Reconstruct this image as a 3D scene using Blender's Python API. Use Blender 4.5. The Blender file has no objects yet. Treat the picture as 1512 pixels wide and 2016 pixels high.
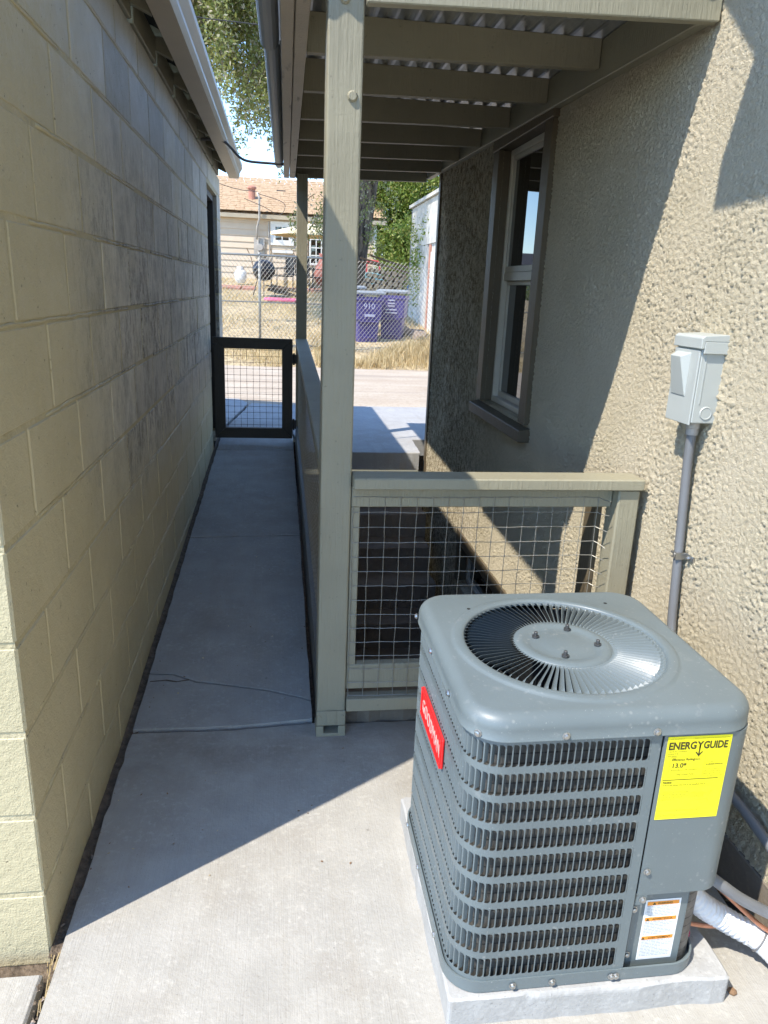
import bpy, bmesh, math, random
import numpy as np
from mathutils import Vector, Matrix, Euler

rnd = random.Random(7)
npr = np.random.default_rng(7)
SC = bpy.context.scene
COL = SC.collection
R_ = math.radians

# ---------------------------------------------------------------- camera
CAMZ = 1.45
rows = ((0.990017554, -0.000950660221, 0.140940908),
        (-0.135030998, -0.293004156, 0.946527968),
        (0.0403964453, -0.956110695, -0.290207627))
cam_d = bpy.data.cameras.new('camera')
cam = bpy.data.objects.new('camera', cam_d)
COL.objects.link(cam)
m4 = Matrix.Identity(4)
for i in range(3):
    m4[i][0] = rows[i][0]
    m4[i][1] = -rows[i][1]
    m4[i][2] = -rows[i][2]
m4[2][3] = CAMZ
cam.matrix_world = m4
cam_d.sensor_fit = 'HORIZONTAL'
cam_d.sensor_width = 36.0
cam_d.lens = 36.0 * 1444.0 / 1512.0
cam_d.clip_start = 0.02
cam_d.clip_end = 2000
SC.camera = cam

# ---------------------------------------------------------------- sky, sun, exposure
SUN_DIR = Vector((1.0, 0.65, -1.68)).normalized()       # the way the light travels
world = bpy.data.worlds.new('World')
SC.world = world
world.use_nodes = True
wn = world.node_tree.nodes
wl = world.node_tree.links
sky = wn.new('ShaderNodeTexSky')
sky.sky_type = 'NISHITA'
sky.sun_disc = False
sky.sun_elevation = math.asin(-SUN_DIR.z)
sky.sun_rotation = math.atan2(-SUN_DIR.x, -SUN_DIR.y)
sky.altitude = 2400
sky.air_density = 1.25
sky.dust_density = 0.0
sky.ozone_density = 5.0
wl.new(sky.outputs[0], wn['Background'].inputs[0])
wn['Background'].inputs[1].default_value = 0.15
sun_d = bpy.data.lights.new('sun', 'SUN')
sun_d.energy = 2.1
sun_d.angle = R_(0.53)
sun_d.color = (1.0, 0.93, 0.82)
sun = bpy.data.objects.new('sun', sun_d)
COL.objects.link(sun)
sun.rotation_euler = SUN_DIR.to_track_quat('-Z', 'Y').to_euler()
sun.location = (-6, -4, 12)
SC.view_settings.view_transform = 'Standard'
SC.view_settings.look = 'None'
SC.view_settings.gamma = 1.0
SC.view_settings.use_curve_mapping = False
SC.view_settings.exposure = 1.84
SC.render.engine = 'CYCLES'
SC.cycles.max_bounces = 8
SC.cycles.diffuse_bounces = 5
SC.cycles.glossy_bounces = 4
SC.cycles.transparent_max_bounces = 8
try:
    SC.cycles.use_denoising = True
except Exception:
    pass

# ---------------------------------------------------------------- materials
class NT:
    def __init__(s, name):
        s.m = bpy.data.materials.new(name)
        s.m.use_nodes = True
        s.t = s.m.node_tree
        s.n = s.t.nodes
        s.b = s.n['Principled BSDF']
        s._pos = None
    def new(s, typ, **kw):
        n = s.n.new(typ)
        for k, v in kw.items():
            setattr(n, k, v)
        return n
    def link(s, a, b):
        s.t.links.new(a, b)
    def pos(s, coord='world'):
        if coord == 'world':
            if s._pos is None:
                s._pos = s.new('ShaderNodeNewGeometry').outputs['Position']
            return s._pos
        if coord == 'object':
            return s.new('ShaderNodeTexCoord').outputs['Object']
        return s.new('ShaderNodeTexCoord').outputs['Generated']
    def scaled(s, sc, coord='world'):
        mp = s.new('ShaderNodeMapping')
        if not hasattr(sc, '__len__'):
            sc = (sc, sc, sc)
        mp.inputs['Scale'].default_value = sc
        s.link(s.pos(coord), mp.inputs['Vector'])
        return mp.outputs[0]
    def noise(s, sc, detail=3, rough=.55, coord='world', lo=.3, hi=.7):
        n = s.new('ShaderNodeTexNoise')
        n.inputs['Scale'].default_value = 1.0
        n.inputs['Detail'].default_value = detail
        n.inputs['Roughness'].default_value = rough
        s.link(s.scaled(sc, coord), n.inputs['Vector'])
        if lo is None:
            return n.outputs['Fac']
        return s.ramp(n.outputs['Fac'], lo, hi)
    def voro(s, sc, coord='world', feature='F1', out='Distance'):
        n = s.new('ShaderNodeTexVoronoi')
        n.feature = feature
        n.inputs['Scale'].default_value = 1.0
        s.link(s.scaled(sc, coord), n.inputs['Vector'])
        return n.outputs[out]
    def ramp(s, fac, lo, hi, a=0., b=1.):
        r = s.new('ShaderNodeMapRange')
        r.inputs['From Min'].default_value = lo
        r.inputs['From Max'].default_value = hi
        r.inputs['To Min'].default_value = a
        r.inputs['To Max'].default_value = b
        s.link(fac, r.inputs['Value'])
        return r.outputs[0]
    def math(s, op, a, b=None):
        n = s.new('ShaderNodeMath', operation=op)
        for i, v in enumerate((a, b)):
            if v is None:
                continue
            if isinstance(v, (int, float)):
                n.inputs[i].default_value = v
            else:
                s.link(v, n.inputs[i])
        return n.outputs[0]
    def mix(s, fac, a, b):
        n = s.new('ShaderNodeMix', data_type='RGBA')
        if isinstance(fac, (int, float)):
            n.inputs[0].default_value = fac
        else:
            s.link(fac, n.inputs[0])
        for i, v in ((6, a), (7, b)):
            if isinstance(v, tuple):
                n.inputs[i].default_value = (v[0], v[1], v[2], 1)
            else:
                s.link(v, n.inputs[i])
        return n.outputs[2]
    def sep(s, coord='world'):
        n = s.new('ShaderNodeSeparateXYZ')
        s.link(s.pos(coord), n.inputs[0])
        return n.outputs
    def rand(s):
        return s.new('ShaderNodeObjectInfo').outputs['Random']
    def col(s, c):
        if isinstance(c, tuple):
            s.b.inputs['Base Color'].default_value = (c[0], c[1], c[2], 1)
        else:
            s.link(c, s.b.inputs['Base Color'])
        return s
    def rough(s, r):
        if isinstance(r, (int, float)):
            s.b.inputs['Roughness'].default_value = r
        else:
            s.link(r, s.b.inputs['Roughness'])
        return s
    def bump(s, h, dist, strength=1.0):
        n = s.new('ShaderNodeBump')
        n.inputs['Distance'].default_value = dist
        n.inputs['Strength'].default_value = strength
        s.link(h, n.inputs['Height'])
        prev = s.b.inputs['Normal']
        if prev.is_linked:
            s.link(prev.links[0].from_socket, n.inputs['Normal'])
        s.link(n.outputs[0], prev)
        return s

def plain(name, c, rough=.6, metal=0., var=.12, nsc=6., bumpsc=None, bd=.001, spec=.5):
    t = NT(name)
    c2 = tuple(x * (1 - var) for x in c)
    c3 = tuple(min(1, x * (1 + var)) for x in c)
    t.col(t.mix(t.noise(nsc), c2, c3)).rough(rough)
    t.b.inputs['Metallic'].default_value = metal
    t.b.inputs['Specular IOR Level'].default_value = spec
    if bumpsc:
        t.bump(t.noise(bumpsc, 3, lo=None), bd)
    return t.m

def mk_concrete(name, base, blot, broom=True):
    t = NT(name)
    a = t.noise((7, 7, 7), 5, .6)
    c = t.mix(a, tuple(x * .88 for x in base), tuple(x * 1.07 for x in base))
    spots = t.math('MULTIPLY', t.noise(62, 3, .6, lo=.52, hi=.70), t.noise(4.5, 3, .6, lo=.36, hi=.60))
    c = t.mix(t.math('MULTIPLY', spots, .7), c, tuple(min(1, x * 1.3) for x in base))
    dk = t.noise(2.3, 5, .7, lo=.50, hi=.70)
    c = t.mix(t.math('MULTIPLY', dk, .55), c, blot)
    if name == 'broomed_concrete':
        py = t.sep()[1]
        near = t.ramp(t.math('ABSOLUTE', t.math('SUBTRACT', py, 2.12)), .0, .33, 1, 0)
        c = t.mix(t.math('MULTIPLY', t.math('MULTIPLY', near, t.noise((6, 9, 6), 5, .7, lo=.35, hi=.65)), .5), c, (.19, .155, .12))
    rust = t.noise((3.1, 2.2, 3), 6, .75, lo=.60, hi=.70)
    c = t.mix(t.math('MULTIPLY', rust, .30), c, (.30, .235, .17))
    pit = t.noise(160, 2, .5, lo=.66, hi=.74)
    c = t.mix(t.math('MULTIPLY', pit, .5), c, tuple(x * .45 for x in base))
    # dark specks (twigs, grit)
    sp = t.ramp(t.voro(5.5), .0, .035, 1, 0)
    c = t.mix(t.math('MULTIPLY', sp, .6), c, (.05, .045, .035))
    if broom:
        br = t.noise((330, 4, 4), 4, .7, lo=None)
        stain = t.noise((14, 1.1, 1), 4, .6, lo=.52, hi=.72)
        c = t.mix(t.math('MULTIPLY', stain, .35), c, tuple(x * y for x, y in zip(base, (.80, .76, .70))))
        c = t.mix(t.math('MULTIPLY', t.ramp(br, .55, .72), .16), c, tuple(x * .62 for x in base))
        t.bump(br, .0011, 1)
    t.bump(t.noise(90, 3, .6, lo=None), .0016, 1)
    t.col(c).rough(.85)
    t.b.inputs['Specular IOR Level'].default_value = .25
    return t.m

MAT = {}
MAT['slab'] = mk_concrete('broomed_concrete', (.375, .360, .325), (.27, .245, .21))
MAT['ramp'] = mk_concrete('ramp_concrete', (.35, .340, .315), (.25, .23, .20))
MAT['drive'] = mk_concrete('driveway_concrete', (.36, .355, .345), (.29, .27, .24))
MAT['pad'] = mk_concrete('pad_concrete', (.37, .37, .36), (.28, .27, .26), False)
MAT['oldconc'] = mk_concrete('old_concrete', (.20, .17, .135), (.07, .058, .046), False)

# alley: worn concrete and dirt
t = NT('alley_surface')
c = t.mix(t.noise((1.1, 2.4, 1), 4), (.37, .29, .21), (.47, .40, .31))
c = t.mix(t.noise(30, 3, lo=.5, hi=.75), c, (.33, .26, .18))
tr = t.noise((.35, 9, 1), 3, lo=.58, hi=.66)
c = t.mix(t.math('MULTIPLY', tr, .35), c, (.13, .115, .10))
t.col(c).rough(.9).bump(t.noise(45, 4, lo=None), .006)
MAT['alley'] = t.m

t = NT('dry_ground')
c = t.mix(t.noise(1.7, 5), (.40, .30, .16), (.52, .41, .24))
c = t.mix(t.noise((14, 5, 14), 4, lo=.45, hi=.7), c, (.20, .145, .08))
c = t.mix(t.math('MULTIPLY', t.noise(.9, 3, lo=.6, hi=.72), .6), c, (.12, .14, .05))
t.col(c).rough(.95).bump(t.noise(25, 5, lo=None), .03)
MAT['dry'] = t.m
MAT['dirt'] = plain('dark_soil', (.12, .09, .062), .95, var=.45, nsc=40, bumpsc=70, bd=.01)
MAT['earth'] = plain('earth', (.16, .13, .09), .95, var=.3, nsc=3)

# painted concrete block
def mk_block():
    t = NT('painted_block')
    xyz = t.sep()
    base = t.mix(t.noise(2.2, 4), (.46, .40, .245), (.53, .465, .295))
    # weathered zone: paint worn to grey with mildew streaks, high on the wall and further along
    zone = t.math('MULTIPLY', t.ramp(xyz[1], 1.9, 2.7), t.ramp(xyz[2], .62, .98))
    wob = t.noise(1.6, 3, .6, lo=.20, hi=.42)
    zone = t.math('MULTIPLY', zone, wob)
    rr = t.rand()
    zone2 = t.math('MULTIPLY', zone, t.ramp(rr, 0, 1, .65, 1.))
    c = t.mix(zone2, base, t.mix(t.noise(9, 3), (.52, .49, .41), (.66, .63, .55)))
    mild = t.noise((30, 30, 12), 6, .9, lo=.495, hi=.555)
    mz = t.math('MULTIPLY', t.math('MULTIPLY', zone, t.ramp(xyz[2], 1.95, 1.55)), mild)
    amount = t.ramp(t.math('FRACT', t.math('MULTIPLY', rr, 7.31)), 0, 1, .25, 1.)
    c = t.mix(t.math('MULTIPLY', mz, amount), c, (.06, .054, .042))
    c = t.mix(t.math('MULTIPLY', t.ramp(t.math('FRACT', t.math('MULTIPLY', rr, 3.77)), 0, 1, 0, .55), zone), c, (.20, .185, .145))
    pale = t.noise((60, 60, 25), 3, .6, lo=.58, hi=.70)
    c = t.mix(t.math('MULTIPLY', t.math('MULTIPLY', pale, zone), .35), c, (.50, .49, .44))
    soot = t.math('MULTIPLY', t.math('MULTIPLY', zone, t.ramp(xyz[2], 2.05, 1.7)), t.noise((9, 9, 6), 6, .8, lo=.48, hi=.66))
    c = t.mix(t.math('MULTIPLY', soot, .62), c, (.085, .076, .058))
    pits = t.noise(75, 3, .65, lo=.67, hi=.73)
    c = t.mix(t.math('MULTIPLY', pits, .75), c, (.09, .08, .055))
    t.col(c).rough(t.ramp(t.noise(20), 0, 1, .45, .65))
    t.b.inputs['Specular IOR Level'].default_value = .35
    t.bump(t.noise(55, 4, .6, lo=None), .0042, .8)
    t.bump(t.noise(230, 2, .6, lo=None), .0025, .7)
    t.bump(pits, -.002, 1)
    return t.m
MAT['block'] = mk_block()
t = NT('painted_mortar')
t.col(t.mix(t.noise(12, 4), (.40, .345, .205), (.50, .435, .275))).rough(.8).bump(t.noise(70, 3, lo=None), .006)
MAT['mortar'] = t.m

def mk_wood(name, c, worn=0.0, rough=.5):
    t = NT(name)
    cc = t.mix(t.noise(3, 4), tuple(x * .9 for x in c), tuple(x * 1.08 for x in c))
    kn = t.ramp(t.voro(4.2, 'world'), .0, .045, 1, 0)
    if worn:
        g = t.noise((22, 3, 22), 4, .6, lo=.6, hi=.7)
        cc = t.mix(t.math('MULTIPLY', g, worn), cc, (.10, .085, .065))
        cc = t.mix(t.math('MULTIPLY', kn, worn), cc, (.08, .065, .05))
    dn = t.noise(60, 2, lo=.68, hi=.74)
    cc = t.mix(t.math('MULTIPLY', dn, .45), cc, tuple(x * .5 for x in c))
    t.col(cc).rough(rough)
    t.b.inputs['Specular IOR Level'].default_value = .4
    t.bump(t.noise((130, 130, 9), 3, .6, lo=None), .0022, .9)
    t.bump(t.noise((20, 20, 50), 4, .7, lo=.55, hi=.8), .0010, .5)
    t.bump(t.noise(14, 4, .6, lo=None), .003, .7)
    return t.m
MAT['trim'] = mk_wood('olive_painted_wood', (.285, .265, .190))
MAT['trim_dark'] = mk_wood('dark_olive_painted_wood', (.115, .090, .055))  # darker brown-olive trim tone, as on the window casings
MAT['trim_joist'] = mk_wood('joist_paint', (.235, .21, .145))
MAT['trim_worn'] = mk_wood('worn_painted_beam', (.42, .36, .275), .85)
MAT['gatewood'] = mk_wood('dark_bronze_gate_paint', (.040, .034, .026))
MAT['skirt'] = mk_wood('grey_skirt_paint', (.115, .115, .105))

t = NT('stucco')
xyz = t.sep()
c = t.mix(t.noise(3.0, 4), (.55, .485, .345), (.63, .56, .42))
c = t.mix(t.math('MULTIPLY', t.noise(60, 3, lo=.45, hi=.62), .35), c, (.65, .58, .43))
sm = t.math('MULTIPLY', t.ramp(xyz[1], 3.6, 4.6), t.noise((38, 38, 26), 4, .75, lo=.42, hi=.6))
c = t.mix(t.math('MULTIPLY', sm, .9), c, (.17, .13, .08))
scr = t.noise((40, 40, 6), 4, .75, lo=.69, hi=.74)
c = t.mix(t.math('MULTIPLY', scr, .5), c, (.58, .55, .46))
t.col(c).rough(.95)
t.b.inputs['Specular IOR Level'].default_value = .08
t.bump(t.noise(170, 4, .75, lo=None), .009, 1)
MAT['stucco'] = t.m

MAT['gutter'] = plain('beige_gutter_enamel', (.40, .335, .24), .4, var=.07, nsc=4)
MAT['gutter_grey'] = plain('grey_gutter', (.30, .32, .33), .45, var=.08, nsc=4)
t = NT('galvanised_sheet')
t.col(t.mix(t.noise(14, 4), (.40, .42, .43), (.56, .58, .59))).rough(.42)
t.b.inputs['Metallic'].default_value = .75
MAT['galv'] = t.m
MAT['wire'] = plain('galvanised_wire', (.30, .29, .255), .45, .4, var=.15, nsc=60)
MAT['steel'] = plain('zinc_steel', (.45, .45, .44), .3, .9, var=.1, nsc=30)
MAT['black_hw'] = plain('black_hardware', (.02, .02, .02), .5)
MAT['vinyl'] = plain('white_vinyl', (.70, .69, .64), .4, var=.05)
t = NT('window_glass')
t.col((.004, .005, .006)).rough(.02)
t.b.inputs['Specular IOR Level'].default_value = .9
t.b.inputs['IOR'].default_value = 1.6
MAT['glass'] = t.m
MAT['sash'] = plain('tan_white_sash', (.54, .50, .41), .45, var=.06)
MAT['dark'] = plain('dark_interior', (.012, .011, .010), .9)
MAT['soffit'] = plain('shaded_soffit', (.018, .015, .012), .9)  # near-black: shade behind the rafter tails is put into the deck colour

def mk_paint(name, c, rough=.40):
    t = NT(name)
    cc = t.mix(t.noise(5, 4), tuple(x * .93 for x in c), tuple(x * 1.06 for x in c))
    du = t.noise(26, 5, .7, lo=.6, hi=.78)
    cc = t.mix(t.math('MULTIPLY', du, .22), cc, (.42, .41, .38))
    ws = t.math('MULTIPLY', t.ramp(t.voro(70), .12, .30, 1, 0), t.noise(11, 3, .6, lo=.52, hi=.66))
    cc = t.mix(t.math('MULTIPLY', ws, .22), cc, (.46, .45, .42))
    cc = t.mix(t.math('MULTIPLY', t.noise(210, 2, .6, lo=.70, hi=.76), .5), cc, (.44, .43, .40))
    t.col(cc).rough(t.ramp(t.noise(9, 4), 0, 1, rough - .05, rough + .10))
    t.b.inputs['Specular IOR Level'].default_value = .55
    t.bump(t.noise(340, 2, lo=None), .0004, .5)
    return t.m
MAT['unit'] = mk_paint('slate_grey_enamel', (.130, .160, .168))
MAT['unit_in'] = plain('fan_shroud', (.018, .020, .022), .6)
t = NT('condenser_fins')
xyz = t.sep()
w1 = t.math('SINE', t.math('MULTIPLY', xyz[2], 2 * math.pi / .0215))
w2 = t.math('SINE', t.math('MULTIPLY', t.math('ADD', xyz[0], xyz[1]), 2 * math.pi / .0032))
c = t.mix(t.ramp(w1, .80, .97), (.11, .105, .095), (.025, .025, .025))
c = t.mix(t.math('MULTIPLY', t.ramp(w2, .0, .6), .5), c, (.035, .035, .033))
c = t.mix(t.math('MULTIPLY', t.noise((60, 60, 30), 4, lo=.5, hi=.65), .6), c, (.17, .165, .15))
t.col(c).rough(.5)
t.b.inputs['Metallic'].default_value = .4
MAT['coil'] = t.m
MAT['yellow'] = plain('yellow_card', (.86, .79, .02), .38, var=.02)
MAT['ink'] = plain('label_ink', (.06, .052, .012), .6)
MAT['ink_light'] = plain('label_ink_fine', (.33, .30, .02), .6)
MAT['ink_grey'] = plain('grey_fine_print', (.42, .45, .47), .6)
MAT['white_label'] = plain('white_label', (.80, .82, .83), .4, var=.02)
MAT['orange'] = plain('orange_band', (.82, .30, .035), .45, var=.03)
MAT['red'] = plain('red_badge', (.72, .022, .022), .35, var=.03)
MAT['badge_text'] = plain('badge_lettering', (.75, .42, .38), .35)
MAT['cap'] = plain('magenta_cap', (.33, .012, .075), .35)
MAT['boxpaint'] = mk_paint('pale_grey_box_enamel', (.40, .425, .405), .42)
MAT['conduit'] = plain('grey_conduit_pvc', (.165, .172, .182), .4, var=.06)
MAT['hose'] = plain('white_hose_wrap', (.74, .74, .74), .55, var=.06, nsc=30, bumpsc=60, bd=.004)
MAT['copper'] = plain('copper', (.52, .25, .16), .35, .8, var=.2, nsc=30)
MAT['tie'] = plain('grey_zip_tie', (.16, .16, .16), .5)
MAT['cable'] = plain('dark_cable', (.085, .080, .072), .5)
MAT['purple'] = plain('purple_plastic', (.052, .040, .185), .45, var=.12, nsc=3)
MAT['lid'] = plain('grey_plastic_lid', (.20, .22, .235), .5, var=.12)
MAT['chalk'] = plain('pale_marking', (.36, .37, .50), .7)
MAT['siding'] = plain('pale_tan_siding', (.57, .465, .345), .7, var=.05, nsc=3)
MAT['siding_white'] = plain('white_siding', (.52, .50, .46), .7, var=.2, nsc=4, bumpsc=20, bd=.006)
MAT['teal'] = plain('teal_siding', (.05, .16, .20), .6)
MAT['roofdark'] = plain('dark_shingles', (.05, .05, .055), .9, var=.3)
t = NT('tan_shingles')
c = t.mix(t.noise((7, 14, 14), 3, .6, lo=.35, hi=.6), (.31, .19, .095), (.47, .335, .20))
c = t.mix(t.noise((20, 40, 40), 2, lo=.5, hi=.65), c, (.36, .235, .14))
t.col(c).rough(.95)
MAT['shingle'] = t.m
t = NT('elm_bark')
c = t.mix(t.noise((16, 16, 2.2), 5, .65, lo=.4, hi=.62), (.045, .032, .024), (.36, .28, .20))
t.col(c).rough(.95).bump(t.noise((18, 18, 2.5), 5, .7, lo=None), .25)
MAT['bark'] = t.m

def mk_leaf(name, a, b, cc):
    t = NT(name)
    isl = t.new('ShaderNodeNewGeometry').outputs['Random Per Island']
    c = t.mix(isl, a, b)
    c = t.mix(t.ramp(t.math('FRACT', t.math('MULTIPLY', isl, 13.7)), .72, .95), c, cc)
    t.col(c).rough(.55)
    tr = t.new('ShaderNodeBsdfTranslucent')
    t.link(c, tr.inputs['Color'])
    mx = t.new('ShaderNodeMixShader')
    mx.inputs[0].default_value = .38
    t.link(t.b.outputs[0], mx.inputs[1])
    t.link(tr.outputs[0], mx.inputs[2])
    t.link(mx.outputs[0], t.n['Material Output'].inputs['Surface'])
    return t.m
MAT['leaf'] = mk_leaf('elm_leaves', (.15, .18, .04), (.29, .30, .09), (.50, .45, .33))
MAT['leaf_bush'] = mk_leaf('hedge_leaves', (.10, .17, .022), (.25, .31, .05), (.38, .36, .11))
MAT['straw'] = mk_leaf('straw', (.56, .42, .20), (.72, .59, .34), (.36, .26, .12))
MAT['umbrella'] = plain('cream_canvas', (.78, .66, .44), .8, var=.04)
MAT['terracotta'] = plain('terracotta', (.33, .12, .09), .7)
MAT['black_enamel'] = plain('black_enamel', (.012, .013, .018), .3)
MAT['tank'] = plain('white_tank', (.72, .71, .68), .4)
MAT['pink'] = plain('pink_plastic', (.72, .13, .24), .5)
MAT['paver'] = plain('red_paver', (.42, .20, .14), .9, var=.2, nsc=8)
MAT['log'] = plain('split_wood', (.20, .12, .065), .9, var=.4, nsc=10)
MAT['logend'] = plain('cut_wood_end', (.50, .33, .18), .9, var=.2, nsc=12)
MAT['rubble'] = plain('rubble', (.25, .20, .16), .95, var=.3, nsc=12, bumpsc=30, bd=.03)
MAT['toyred'] = plain('toy_red', (.55, .05, .05), .4)
MAT['toyteal'] = plain('toy_teal', (.12, .28, .30), .4)
MAT['meter'] = plain('grey_meter', (.40, .37, .33), .5)
MAT['bluetarp'] = plain('blue_plastic', (.05, .16, .5), .5)
MAT['bolt'] = plain('dull_bolt', (.10, .10, .10), .45, .6)

# ---------------------------------------------------------------- mesh helpers
class MB:
    def __init__(s):
        s.v, s.f, s.mi = [], [], []
        s.cur = 0
    def add(s, verts, faces):
        o = len(s.v)
        s.v.extend(tuple(p) for p in verts)
        for f in faces:
            s.f.append(tuple(i + o for i in f))
            s.mi.append(s.cur)
        return s
    def box(s, x0, x1, y0, y1, z0, z1):
        v = [(x0, y0, z0), (x1, y0, z0), (x1, y1, z0), (x0, y1, z0), (x0, y0, z1), (x1, y0, z1), (x1, y1, z1), (x0, y1, z1)]
        return s.hexa(v)
    def hexa(s, v):
        return s.add(v, [(0, 3, 2, 1), (4, 5, 6, 7), (0, 1, 5, 4), (1, 2, 6, 5), (2, 3, 7, 6), (3, 0, 4, 7)])
    def prism(s, poly, axis, a, b):
        # poly in the two other axes (cyclic order), extruded along axis from a to b
        def P(p, h):
            return {'x': (h, p[0], p[1]), 'y': (p[0], h, p[1]), 'z': (p[0], p[1], h)}[axis]
        n = len(poly)
        v = [P(p, a) for p in poly] + [P(p, b) for p in poly]
        f = [(i, (i + 1) % n, n + (i + 1) % n, n + i) for i in range(n)]
        f += [tuple(range(n - 1, -1, -1)), tuple(range(n, 2 * n))]
        return s.add(v, f)
    def tube(s, pts, r, n=8, cap=True):
        pts = [Vector(p) for p in pts]
        rr = r if hasattr(r, '__len__') else [r] * len(pts)
        v, f = [], []
        up = None
        for i, p in enumerate(pts):
            d = (pts[min(i + 1, len(pts) - 1)] - pts[max(i - 1, 0)]).normalized()
            if up is None:
                up = Vector((0, 0, 1)) if abs(d.z) < .9 else Vector((1, 0, 0))
            a = d.cross(up)
            if a.length < 1e-5:
                a = d.cross(Vector((0, 1, 0)))
            a.normalize()
            b = a.cross(d).normalized()
            up = b
            for k in range(n):
                t = 2 * math.pi * k / n
                v.append(p + a * (math.cos(t) * rr[i]) + b * (math.sin(t) * rr[i]))
        for i in range(len(pts) - 1):
            for k in range(n):
                k2 = (k + 1) % n
                f.append((i * n + k, i * n + k2, (i + 1) * n + k2, (i + 1) * n + k))
        if cap:
            f.append(tuple(range(n - 1, -1, -1)))
            f.append(tuple(range((len(pts) - 1) * n, len(pts) * n)))
        return s.add(v, f)
    def lathe(s, prof, n=20, c=(0, 0, 0), axis='z'):
        v, f = [], []
        for (r, h) in prof:
            for k in range(n):
                t = 2 * math.pi * k / n
                a, b = r * math.cos(t), r * math.sin(t)
                if axis == 'z':
                    v.append((c[0] + a, c[1] + b, c[2] + h))
                elif axis == 'x':
                    v.append((c[0] + h, c[1] + a, c[2] + b))
                else:
                    v.append((c[0] + a, c[1] + h, c[2] + b))
        m = len(prof)
        for i in range(m - 1):
            for k in range(n):
                k2 = (k + 1) % n
                f.append((i * n + k, i * n + k2, (i + 1) * n + k2, (i + 1) * n + k))
        f.append(tuple(range(n - 1, -1, -1)))
        f.append(tuple(range((m - 1) * n, m * n)))
        return s.add(v, f)
    def mesh(s, name, mats, smooth=False, fix=True):
        me = bpy.data.meshes.new(name)
        me.from_pydata([tuple(p) for p in s.v], [], s.f)
        for mt in (mats if isinstance(mats, (list, tuple)) else [mats]):
            me.materials.append(MAT[mt] if isinstance(mt, str) else mt)
        if any(s.mi):
            me.polygons.foreach_set('material_index', s.mi)
        if smooth:
            me.polygons.foreach_set('use_smooth', [True] * len(me.polygons))
        me.update()
        if fix and len(s.f) < 30000:
            bm = bmesh.new()
            bm.from_mesh(me)
            bmesh.ops.recalc_face_normals(bm, faces=bm.faces)
            bm.to_mesh(me)
            bm.free()
        return me
    def build(s, name, mats, parent=None, smooth=False, bevel=0, fix=True, seg=1):
        return obj(name, s.mesh(name, mats, smooth, fix), parent, bevel, seg)

def obj(name, me, parent=None, bevel=0, seg=1):
    o = bpy.data.objects.new(name, me)
    COL.objects.link(o)
    if parent is not None:
        o.parent = parent
        o.matrix_parent_inverse = Matrix.Translation(parent.location).inverted() if parent.type == 'EMPTY' else Matrix.Identity(4)
    if bevel:
        md = o.modifiers.new('bevel', 'BEVEL')
        md.width = bevel
        md.segments = seg
        md.limit_method = 'ANGLE'
        md.angle_limit = R_(40)
    return o

def thing(name, label, cat, loc=(0, 0, 0), group=None):
    o = bpy.data.objects.new(name, None)
    o.empty_display_size = .1
    COL.objects.link(o)
    o.location = loc
    o['label'] = label
    o['category'] = cat
    if group:
        o['group'] = group
    return o

def tag(o, label, cat, group=None):
    o['label'] = label
    o['category'] = cat
    if group:
        o['group'] = group
    return o

def struct(o):
    o['kind'] = 'structure'
    return o

def stuff(o):
    o['kind'] = 'stuff'
    return o

def board(name, x0, x1, y0, y1, z0, z1, mat, parent=None, bevel=.003):
    return MB().box(x0, x1, y0, y1, z0, z1).build(name, mat, parent, bevel=bevel)

def smooth_path(pts, n=8):
    P = [Vector(p) for p in pts]
    out = []
    for i in range(len(P) - 1):
        p0, p1, p2, p3 = P[max(i - 1, 0)], P[i], P[i + 1], P[min(i + 2, len(P) - 1)]
        for k in range(n):
            u = k / n
            out.append(.5 * ((2 * p1) + (p2 - p0) * u + (2 * p0 - 5 * p1 + 4 * p2 - p3) * u * u + (3 * p1 - p0 - 3 * p2 + p3) * u ** 3))
    out.append(P[-1])
    return out

def set_smooth(o, ang=35):
    me = o.data
    me.polygons.foreach_set('use_smooth', [True] * len(me.polygons))
    try:
        me.set_sharp_from_angle(angle=R_(ang))
    except Exception:
        pass

def text_mesh(name, body, size, mat, parent, mw, extrude=.0, align='LEFT', bold=0., sx=1.):
    cu = bpy.data.curves.new(name, 'FONT')
    cu.body = body
    cu.size = size
    cu.extrude = extrude
    cu.offset = bold
    cu.align_x = align
    cu.resolution_u = 3
    tmp = bpy.data.objects.new(name + '_curve', cu)
    COL.objects.link(tmp)
    bpy.context.view_layer.update()
    dg = bpy.context.evaluated_depsgraph_get()
    me = bpy.data.meshes.new_from_object(tmp.evaluated_get(dg))
    bpy.data.objects.remove(tmp)
    me.name = name
    me.materials.clear()
    me.materials.append(MAT[mat])
    me.transform(Matrix.Diagonal((sx, 1, 1, 1)))
    me.transform(mw)
    return obj(name, me, parent)

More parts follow.
